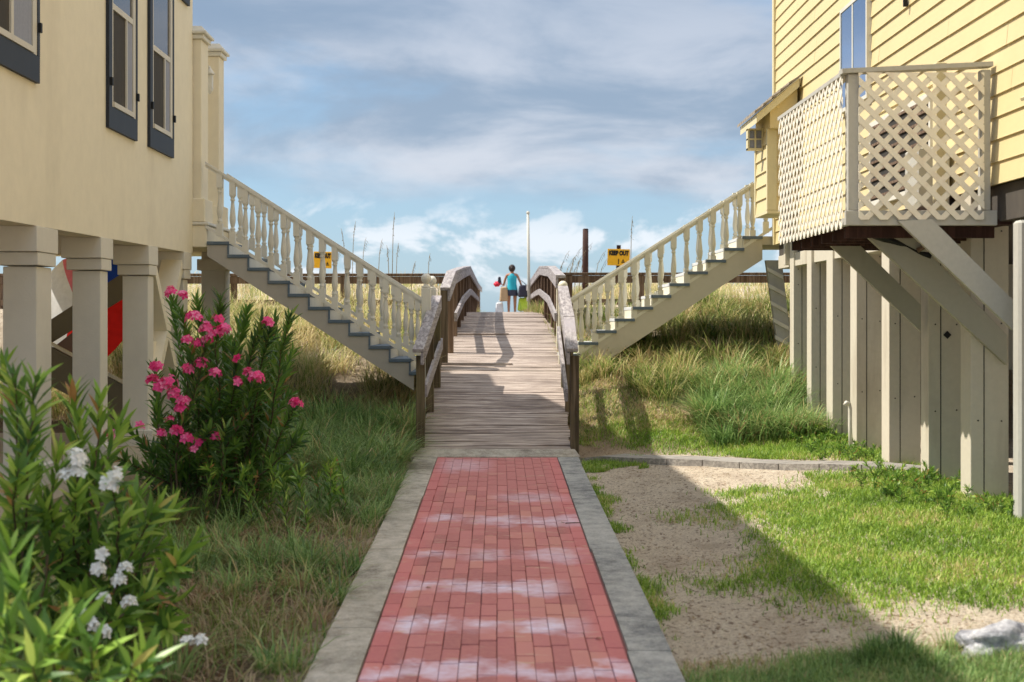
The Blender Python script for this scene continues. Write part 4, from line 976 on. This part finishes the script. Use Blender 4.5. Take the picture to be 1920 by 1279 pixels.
# ------------------------------------------------------------------ grass builders
def blades(n, xr, yr, hmin, hmax, wid, lean, keep=None, rnd=None, droop=.5, segs=3, zoff=-.01, clump=None, pts=None):
    if pts is not None: x, y = pts
    else:
        x = rng.uniform(xr[0], xr[1], n); y = rng.uniform(yr[0], yr[1], n)
    if clump is not None:
        nc_, rad = clump; cx = rng.uniform(xr[0], xr[1], nc_); cy = rng.uniform(yr[0], yr[1], nc_); ci = rng.integers(0, nc_, n)
        rr_ = np.abs(rng.normal(0, rad, n)); th = rng.uniform(0, 2*np.pi, n); x = cx[ci]+rr_*np.cos(th); y = cy[ci]+rr_*np.sin(th)
        hs = rng.uniform(.65, 1.15, nc_)[ci]; tone = rng.uniform(-.26, .26, nc_)[ci]; az_ = th+rng.normal(0, .7, n)
    else: hs = 1.0; tone = 0.0; az_ = rng.uniform(0, 2*np.pi, n)
    if keep is not None:
        m = keep(x, y); x, y, az_ = x[m], y[m], az_[m]
        if clump is not None: hs, tone = hs[m], tone[m]
    n = len(x); z = ground(x, y)+zoff
    h = rng.uniform(hmin, hmax, n)*hs; ln = lean*rng.uniform(.3, 1.4, n)*h; w = wid*rng.uniform(.6, 1.3, n)
    dx, dy = np.cos(az_), np.sin(az_); px, py = -dy, dx
    vs_ = []
    for i in range(segs+1):
        t = i/segs; out = ln*t**1.8; up = h*(t-droop*ln/h*t**2.6*.8)
        cx_ = x+dx*out; cy_ = y+dy*out; cz = z+up
        if i < segs:
            ww = w*(1-.65*t)/2; vs_ += [np.stack([cx_-px*ww, cy_-py*ww, cz], -1), np.stack([cx_+px*ww, cy_+py*ww, cz], -1)]
        else: vs_.append(np.stack([cx_, cy_, cz], -1))
    k = 2*segs+1; V_ = np.stack(vs_, 1).reshape(-1, 3); b = (np.arange(n)*k)[:, None]
    q = [b+np.array([[2*i, 2*i+1, 2*i+3, 2*i+2]]) for i in range(segs-1)]
    t_ = b+np.array([[2*segs-2, 2*segs-1, 2*segs]])
    rv = rng.uniform(0, 1, n)**1.1*.72+.14+.26*vn(x, y, 2.6, 3)+.10*vn(x, y, 7, 8) if rnd is None else rnd(n, x, y)
    rv = np.clip(rv+tone, 0, 1)
    return V_, (np.concatenate(q) if q else None), t_, np.repeat(rv, k)
def stuff(name, parts, m, label, cat):
    Vs, Q, T, Rn = [], [], [], []; off = 0
    for V_, q, t_, r in parts:
        Vs.append(V_); Rn.append(r)
        if q is not None: Q.append(q+off)
        T.append(t_+off); off += len(V_)
    f = ([np.concatenate(Q)] if Q else [])+[np.concatenate(T)]
    me = np_mesh(name, np.concatenate(Vs), f, m, rnd=np.concatenate(Rn)); o = link(name, me); tag(o, label, cat, kind='stuff'); return o
def vn(x, y, s, seed=0):
    return (np.sin(x*s+seed)*np.sin(y*s*1.3+seed*2)+.6*np.sin(x*s*2.3+y*s*1.1+seed*3)+.4*np.sin(x*s*4.1-y*s*3.3+seed))/2
off_deck = lambda x, y: (x > 1.0) | (x < -.95)
# right dune: tall arching grass
kr = lambda x, y: (x > 1.0) & (x > 2.25-.62*(y-17.6)) & ((y > 19.0) | (y > 18.0+.35*np.sin(x*2.5)))
stuff('dune_grass', [
    blades(26000, (.95, 5.2), (17.9, 23.2), .20, .56, .013, 1.0, kr, clump=(300, .12)),
    blades(3500, (1.0, 1.35), (19.0, 23), .12, .30, .009, .7, lambda x, y: x > .93, clump=(40, .1)),
    blades(7000, (.96, 2.4), (16.9, 19.6), .05, .14, .010, 1.2, lambda x, y: x < 2.4-.55*(y-17.4)),
    blades(900, (-.86, -.60), (44, 52), .25, .55, .03, .5, clump=(14, .08)), blades(1200, (.86, 1.2), (30, 50), .25, .6, .025, .5, clump=(20, .1)),
], M_DUNEG, 'long arching green and straw dune grass on the bank under the right stairs', 'grass')
stuff('clump_grass', [blades(9000, (2.5, 3.75), (16.2, 18.8), .30, .62, .013, 1.1, lambda x, y: (x > 2.4) & (x < 3.95), clump=(34, .18))], M_SHADEG, 'bushy green grass clump against the far piles of the yellow house', 'grass')
# left dune: straw coloured
stuff('dune_grass', [
    blades(30000, (-6.8, -.95), (18.2, 24.2), .20, .55, .013, 1.0, lambda x, y: (x < -.95), clump=(520, .15)),
], M_DUNEG2, 'sunlit straw coloured dune grass behind the left stairs', 'grass')
stuff('dune_grass', [
    blades(26000, (-14, 14), (24.5, 44), .22, .55, .02, .6, lambda x, y: np.abs(x) > 1.15, clump=(900, .3), segs=2),
    blades(1500, (-1.5, -.8), (20, 33), .12, .35, .010, .6, lambda x, y: (x < -.72) & (x > -1.5), clump=(30, .12)),
    blades(2500, (.85, 1.5), (20, 46), .12, .45, .014, .6, lambda x, y: (x > .86), clump=(60, .14)),
], M_DUNEG2, 'sparse straw and green grass on the far dunes beyond the walkways', 'grass')
# left, shaded green clump grass in the hollow
stuff('clump_grass', [
    blades(14000, (-3.2, -.98), (14.2, 17.9), .30, .68, .013, 1.1, lambda x, y: (x < -1.0), clump=(95, .17)),
    blades(3500, (-1.6, -.97), (12.6, 15.5), .12, .36, .010, 1.0, lambda x, y: x < -.98, clump=(60, .12)),
], M_SHADEG, 'dark green tufted grass in the hollow left of the ramp', 'grass')
stuff('mixed_weeds', [
    blades(13000, (-3.3, -.95), (6.6, 14.6), .06, .28, .009, 1.1, lambda x, y: (x < -.95), clump=(420, .11)),
    blades(14000, (-3.3, -.95), (6.6, 13.5), .02, .08, .010, 2.6, lambda x, y: x < -.95),
], M_DRY, 'dry brown and green weeds on the ground left of the brick path', 'weeds')
stuff('mixed_grass', [
    blades(17000, (-3.2, -.94), (6.8, 14.8), .10, .40, .010, 1.0, lambda x, y: (x < -.945) & (vn(x, y, 1.7, 1) > .0-.5*(y > 11)), clump=(300, .09)),
], M_SHADEG, 'green grass tufts growing along the left edge of the path', 'grass')
# right lawn: patches
def fbm(x, y, s, sd):
    return vn(x, y, s, sd)+.5*vn(x, y, s*2.7, sd+3)+.3*vn(x, y, s*6.3, sd+5)
def lawn_keep(x, y):
    u = (x-(1.75+.10*(y-9)))  # green patch between sandy lane and piles
    d = 1.5*np.clip((x-(1.72+.28*np.sin(y*1.3)))/.55, -1.6, 1)+1.1*np.clip((y-8.75)/.7, -1.8, .6)-1.5*np.clip((y-13.0)/.6, -.2, 2)-1.5*((x < 2.9) & (y > 12.2))
    dens = d-.75+.95*fbm(x, y, 2.1, 2)+rng.normal(0, .55, len(x))
    ok = dens > .55
    edge = (x > .92) & (x < .98+.07*np.sin(y*3)+.05*np.sin(y*8.3)+rng.normal(0, .04, len(x))) & (y > 7.6) & (fbm(x, y, 1.5, 9) > -.5)
    verge = (y > 15.0) & (x > .95) & (x < 1.6) & (vn(x, y, 3, 5) > -.1) & (y < 15.9)
    return (ok | edge | verge) & (x > .915)
stuff('lawn', [blades(170000, (.9, 4.2), (7.4, 15.9), .025, .085, .0085, .9, lawn_keep, segs=2, zoff=-.004)], M_LAWN, 'bright short lawn patches on the sandy lot between the path and the piles', 'lawn')
def bank_keep(x, y):
    d = fbm(x, y, 2.0, 4)+rng.normal(0, .6, len(x))-.35
    line = y > 16.52-.97*(x-.96)+.28
    return (x > .95) & line & (d > -.35-.5*(x > 2.6)+.9*((y > 17.3) & (x < 2.6)))
stuff('lawn', [blades(80000, (.95, 4.1), (13.6, 18.4), .03, .11, .010, .9, bank_keep, segs=2)], M_LAWN, 'bright short grass at the foot of the dune bank behind the edging strip', 'lawn')
def thatch_keep(x, y): return (x > 1.0) & (y > 16.6-.6*(x-1))
stuff('thatch', [blades(14000, (1.0, 4.0), (16.0, 19), .02, .07, .006, 2.5, thatch_keep, segs=2, rnd=lambda n, x, y: rng.uniform(.45, .9, n))], M_DRY, 'flattened dead straw on the foot of the bank', 'thatch')
stuff('lawn', [
    blades(26000, (.92, 3.2), (6.3, 7.42), .04, .13, .006, .8, lambda x, y: (x > .93) & (y < 7.15+.14*np.sin(x*4.5)+.07*np.sin(x*13)+rng.normal(0, .07, len(x))), segs=2),
    blades(900, (1.7, 2.3), (6.95, 7.3), .08, .19, .007, .7, clump=(12, .05)),
], M_SHADEG, 'shaded grass strip across the bottom right foreground', 'lawn')
stuff('dry_grass', [blades(7000, (.92, 3.4), (6.2, 7.35), .03, .11, .008, 1.4, lambda x, y: x > .93, segs=2)], M_DRY, 'dead brown blades in the grass strip across the bottom right foreground', 'dry grass')
stuff('sand_litter', [blades(22000, (.95, 4.0), (7.0, 15.8), .006, .018, .013, 2.2, lambda x, y: (x > .95) & (vn(x, y, 2.2, 7)+rng.normal(0, .5, len(x)) > -.1), segs=2, zoff=-.002, rnd=lambda n, x, y: rng.uniform(.4, 1, n))], M_DRY, 'brown leaf litter scattered on the sandy lot', 'litter')

# ------------------------------------------------------------------ sea oats
def oat(x, y, h, ln):
    o = empty('sea_oats', (x, y, gz(x, y)))
    pts = [(0, 0, -.05), (ln*.15, 0, h*.4), (ln*.4, 0, h*.75), (ln*.75, 0, h*.93), (ln, 0, h)]
    link('stalk', MB().tube(pts, [.008, .007, .006, .005, .003], 4).mesh('stalk', M_OATS), o)
    hd = MB()
    for i in range(6):
        t = i/6; p = Vector(pts[2]).lerp(Vector(pts[4]), t); d = Vector((rng.normal(.005, .012), rng.normal(0, .01), -.02-.03*t))
        hd.add([p, p+d+Vector((.006, 0, 0)), p+d*2, p+d+Vector((-.006, 0, 0))], [(0, 1, 2, 3)])
    link('seed_head', hd.mesh('seed_head', M_OATS, False), o); return o
GRP = 'sea oat stalks standing against the sky on the dune'
for (px, ytop, Y, ln) in ((735, 398, 27, .05), (730, 460, 26.5, -.05), (708, 448, 30, .1), (660, 415, 31, .08), (648, 428, 31, -.1), (678, 445, 31, .1), (742, 455, 29, .06), (802, 475, 30, .05),
                          (628, 470, 30, .1), (1182, 405, 27, .04), (1043, 470, 32, .3), (1052, 478, 31, .35), (1062, 462, 33, .4), (1068, 484, 30, .25), (1075, 470, 33, .3), (1084, 455, 34, .35), (1060, 490, 30, .2), (1112, 470, 33, .3), (1040, 492, 32, .2), (1120, 484, 33, .25), (770, 490, 28, .1)):
    x = atX(px, Y); zt = atZ(ytop, Y); o = oat(x, Y, zt-gz(x, Y), ln)
    lab = ('tallest dry sea oat stalk on the left dune, above the walkway railing' if px == 735 else 'lone sea oat stalk rising beside the right KEEP OUT sign' if px == 1182 else
           'sea oat stalk leaning right in front of the wooden pile' if px in (1112,) else 'thin dry sea oat stalk on the dune left of the boardwalk' if px < 900 else 'thin arching sea oat stalk on the dune just right of the boardwalk railing')
    tag(o, lab, 'sea oats', GRP)

# ------------------------------------------------------------------ oleanders
def leaf_geo(L, Wd):
    """lanceolate, folded, curving down; along +Y, normal +Z"""
    ts = [0, .18, .45, .75, 1]; ws = [.12, .75, 1, .6, 0]; v = []
    for t, w in zip(ts, ws):
        z = -.18*L*t*t; v += [(-w*Wd/2, t*L, z+.10*w*Wd), (0, t*L, z), (w*Wd/2, t*L, z+.10*w*Wd)]
    f = []
    for i in range(4): f += [(i*3, i*3+1, i*3+4, i*3+3), (i*3+1, i*3+2, i*3+5, i*3+4)]
    return v, f
LV, LF = leaf_geo(1, .19)
M_LEAFD = objleaf('dark_oleander_leaf', [(0, (.03, .075, .025)), (.5, (.075, .155, .035)), (.85, (.16, .27, .045)), (.96, (.30, .38, .08)), (1, (.36, .16, .07))])
leaf_dark = MB().add(LV, LF, True).mesh('leaf', M_LEAFD, False)
leaf_single = MB().add(LV, LF, True).mesh('leaf', M_LEAFO, False)
LVn = np.array(LV); LFn = np.array(LF)
def flower_mesh(m, n=5, r=.022):
    b = MB()
    for k in range(n):
        a = 2*math.pi*k/n; c, s = math.cos(a), math.sin(a)
        def T(u, v, z): return (c*u-s*v, s*u+c*v, z)
        b.add([T(0, 0, 0), T(r*.7, -r*.42, .004), T(r*1.25, 0, .001), T(r*.7, r*.42, .004)], [(0, 1, 2, 3)])
    return b.mesh('flower', m, False)
fl_pink = flower_mesh(M_PINK, 5, .031); fl_white = flower_mesh(M_WPET, 5, .026)
def oleander(name, stems, leafL, label, flower, fl_at, group=None, cat='shrub', yellow=0, near_objects=300, leafden=1.0, start=.35):
    base = tuple(stems[0][0][0]); o = empty(name, base, label=label, cat=cat)
    sm = MB(); T = []
    for pts, r in stems:
        # refine polyline
        P = [Vector(p) for p in pts]; Q = []
        for i in range(len(P)-1):
            for k in range(4): Q.append(P[i].lerp(P[i+1], k/4))
        Q.append(P[-1]); Q = [q+Vector((rng.normal(0, .008), rng.normal(0, .008), 0)) for q in Q]
        sm.tube([q-Vector(base) for q in Q], [r*(1-.75*i/len(Q)) for i in range(len(Q))], 5)
        if cat == 'shrub': link('stem', sm.mesh('stem', M_STEM), o); sm = MB()
        Lt = sum((Q[i+1]-Q[i]).length for i in range(len(Q)-1)); s = start*Lt; ang = rng.uniform(0, 6.28)
        while s < Lt:
            acc = 0
            for i in range(len(Q)-1):
                l = (Q[i+1]-Q[i]).length
                if acc+l >= s: break
                acc += l
            p = Q[i].lerp(Q[i+1], (s-acc)/l); d = (Q[i+1]-Q[i]).normalized(); tt = s/Lt
            for k in range(3):
                a = ang+k*2.094+rng.normal(0, .2); rf = Vector((1, 0, 0)) if abs(d.x) < .9 else Vector((0, 1, 0)); u = d.cross(rf).normalized(); w = d.cross(u)
                out = u*math.cos(a)+w*math.sin(a); dirn = (out*math.cos(.75+.35*tt)+d*math.sin(.75+.35*tt)*1.0+Vector((0, 0, rng.normal(0, .12)))).normalized()
                nrm = (d*1.0-dirn*d.dot(dirn)).normalized() if abs(d.dot(dirn)) < .98 else out
                sd = dirn.cross(nrm).normalized(); nrm = sd.cross(dirn)
                L = leafL*rng.uniform(.7, 1.15)*(.8 if tt > .96 else 1)
                T.append((p, sd, dirn, nrm, L, tt))
            ang += 1.05; s += leafL*(.34 if tt < .8 else .2)/leafden
    if cat != 'shrub': link('stems', sm.mesh('stems', M_STEM), o)['kind'] = 'stuff'
    T.sort(key=lambda t: (t[0]-Vector((0, 0, EYE))).length - t[4]*3*rng.uniform(0, 1))
    inv = Vector(base)
    for (p, sd, dn, nr, L, tt) in T[:near_objects]:
        lo = link('leaf', leaf_dark if name == 'pink_oleander' else leaf_single, o); m = Matrix((sd, dn, nr)).transposed().to_4x4(); lo.rotation_mode = 'QUATERNION'
        lo.location = p-inv; lo.rotation_quaternion = m.to_quaternion(); lo.scale = (L, L, L)
    rest = T[near_objects:]
    if rest:
        B = np.array([[list(t[1]), list(t[2]), list(t[3])] for t in rest]); Lr = np.array([t[4] for t in rest]); Pp = np.array([list(t[0]-inv) for t in rest])
        V_ = np.einsum('kj,njc->nkc', LVn, B)*Lr[:, None, None]+Pp[:, None, :]
        nf = (np.arange(len(rest))*len(LV))[:, None, None]+LFn[None]
        rv = np.clip(np.array([t[5] for t in rest])*.55+rng.uniform(-.2, .45, len(rest)), 0, .97); rv = rv*(.62 if name == 'pink_oleander' else 1); rv[rng.uniform(0, 1, len(rest)) < .03] = 1
        me = np_mesh('foliage', V_.reshape(-1, 3), nf.reshape(-1, 4), M_LEAF, smooth=True, rnd=np.repeat(rv, len(LV))); fo = link('foliage', me, o); fo['kind'] = 'stuff'
    fm = fl_pink if flower == 'pink' else fl_white
    for (p, n, rad) in fl_at:
        p = Vector(p)
        for k in range(n):
            d = Vector((rng.normal(), rng.normal()-.5, abs(rng.normal())+.3)).normalized(); f = link('flower', fm, o)
            f.location = p+d*rad*rng.uniform(.4, 1.2)-inv; f.rotation_mode = 'QUATERNION'; f.rotation_quaternion = d.to_track_quat('Z', 'Y'); s_ = rng.uniform(.8, 1.25); f.scale = (s_, s_, s_)
    return o
def mkstem(bx_, by_, px, py, Y, r, bow=.15):
    b = Vector((bx_, by_, gz(bx_, by_)-.02)); t = at(px, py, Y); m1 = b.lerp(t, .4)+Vector((rng.normal(0, .04), rng.normal(0, .04), .08)); m2 = b.lerp(t, .75)+Vector((rng.normal(0, .03), 0, .05))
    return ([b, m1, m2, t], r)
# pink oleander at mid distance left
tips = [(322, 560), (345, 585), (372, 560), (400, 610), (428, 640), (455, 600), (500, 605), (520, 640), (470, 575), (300, 690), (330, 700), (360, 650), (385, 690), (420, 700), (450, 690), (475, 710), (520, 700), (545, 660),
        (290, 760), (320, 790), (350, 760), (395, 740), (430, 760), (470, 780), (510, 760), (545, 770), (240, 800), (270, 830), (310, 850), (350, 830), (390, 810), (440, 830), (480, 840), (520, 830), (560, 810), (220, 860), (260, 880), (340, 880), (300, 905), (400, 880), (450, 890), (500, 890), (540, 880), (380, 640), (410, 560), (440, 650)]
S1 = []
tips += [(int(rng.uniform(360, 545)), int(rng.uniform(590, 720))) for _ in range(16)]+[(int(rng.uniform(240, 560)), int(rng.uniform(740, 900))) for _ in range(18)]
for (px, py) in tips:
    Y = rng.uniform(11.2, 13.2); S1.append(mkstem(atX(np.clip(px, 300, 480)*.6+.4*390+rng.normal(0, 22), 12.2), 12.2+rng.normal(0, .3), px+rng.normal(0, 4), py, Y, .011))
def fpt(px, py, Y): return at(px, py, Y)
FP = [(322, 553, 12, .06), (342, 556, 6, .04), (365, 600, 14, .07), (385, 620, 12, .06), (400, 630, 14, .06), (420, 622, 12, .05), (350, 640, 9, .04), (372, 648, 8, .05), (500, 608, 10, .05), (448, 675, 5, .04),
      (295, 690, 14, .05), (300, 730, 20, .08), (325, 745, 16, .08), (345, 755, 10, .05), (378, 685, 10, .05), (402, 702, 12, .05), (480, 712, 14, .06), (445, 718, 6, .04), (352, 695, 6, .04), (556, 760, 16, .05), (285, 720, 12, .06), (315, 722, 14, .07), (340, 770, 8, .05), (410, 600, 7, .05), (390, 640, 8, .05), (465, 700, 7, .04), (318, 790, 6, .04), (375, 830, 6, .04),
      (206, 820, 9, .05), (300, 815, 7, .04), (330, 810, 10, .05), (350, 825, 10, .05), (403, 824, 8, .05), (365, 845, 4, .03), (262, 800, 4, .03)]
oleander('pink_oleander', S1, .15, 'tall oleander bush with bright pink flower clusters in front of the left columns', 'pink', [(fpt(a, b, 11.3), n, r) for a, b, n, r in FP], leafden=1.15)
# white oleander in the near left foreground
S2 = []
tips2 = [(30, 700), (70, 712), (130, 735), (190, 745), (10, 680), (235, 790), (60, 800), (110, 840), (180, 860), (40, 880), (140, 920), (210, 900), (260, 930), (300, 950), (90, 960), (20, 960), (180, 1000), (240, 1010), (300, 1020), (340, 940), (60, 1040), (120, 1060),
         (330, 1060), (280, 1100), (220, 1090), (160, 1120), (100, 1140), (40, 1120), (340, 1130), (310, 1180), (230, 1160), (60, 1200), (140, 1210), (200, 1240), (280, 1240), (10, 1170), (370, 1010), (150, 800)]
for (px, py) in tips2:
    Y = rng.uniform(6.6, 8.2); S2.append(mkstem(atX(np.clip(px, 20, 260)*.7+30+rng.normal(0, 25), 7.6), 7.6+rng.normal(0, .3), px+rng.normal(0, 6), py, Y, .010))
FW = [(140, 865, 10, .05), (150, 890, 14, .06), (130, 900, 12, .06), (205, 915, 14, .055), (215, 895, 8, .04), (192, 1040, 7, .022), (184, 1068, 8, .024), (235, 1068, 8, .025), (225, 1092, 6, .03), (196, 1125, 5, .02), (243, 1132, 7, .03),
      (150, 1153, 7, .022), (172, 1172, 8, .024), (195, 1187, 7, .022), (352, 1207, 7, .022), (377, 1202, 5, .016)]
oleander('white_oleander', S2, .18, 'bushy oleander with small white flowers filling the lower left foreground', 'white', [(at(a, b, 6.7), n, r) for a, b, n, r in FW], leafden=1.0)
# closest sprays, very out of focus
S3 = []
for (px, py, Y) in ((40, 1090, 5.2), (90, 1190, 5.0), (140, 1165, 5.1), (20, 1030, 5.3), (170, 1215, 5.0), (245, 1250, 5.0), (270, 1235, 5.1), (5, 1150, 5.0), (60, 1250, 4.9)):
    S3.append(mkstem(atX(px-30, 5.3), 5.4, px, py, Y, .008))
oleander('young_oleander', S3, .19, 'yellow green oleander shoots closest to the camera at the bottom left corner', 'white', [], leafden=.85, start=.5, near_objects=240)
# broad leaved weeds under the pink oleander and along the house
S4 = []
for k in range(26):
    px = rng.uniform(380, 640); py = rng.uniform(860, 930); Y = rng.uniform(10.5, 13)
    S4.append(mkstem(atX(px+rng.normal(0, 15), Y), Y, px, py, Y, .005))
oleander('leafy_weed', S4, .10, 'low leafy green weeds at the foot of the pink oleander', 'pink', [], cat='weeds', leafden=1.0, start=.2, near_objects=160)
# leafy weeds against the right piles
def pileweeds(x0, x1, y0, y1, n, label):
    S = []
    for k in range(n):
        x = rng.uniform(x0, x1); y = rng.uniform(y0, y1); z = gz(x, y)
        S.append(([(x, y, z-.02), (x+rng.normal(0, .02), y, z+.06), (x+rng.normal(0, .04), y+rng.normal(0, .03), z+rng.uniform(.07, .16))], .003))
    oleander('leafy_weed', S, .055, label, 'pink', [], cat='weeds', leafden=1.2, start=.1, near_objects=60)
pileweeds(3.3, 3.85, 14.2, 16.2, 45, 'bright leafy weeds at the foot of the piles behind the edging strip')
pileweeds(3.2, 3.9, 10.6, 13.0, 80, 'bright leafy weeds at the foot of the nearest piles beside the lawn')

bpy.context.view_layer.update()
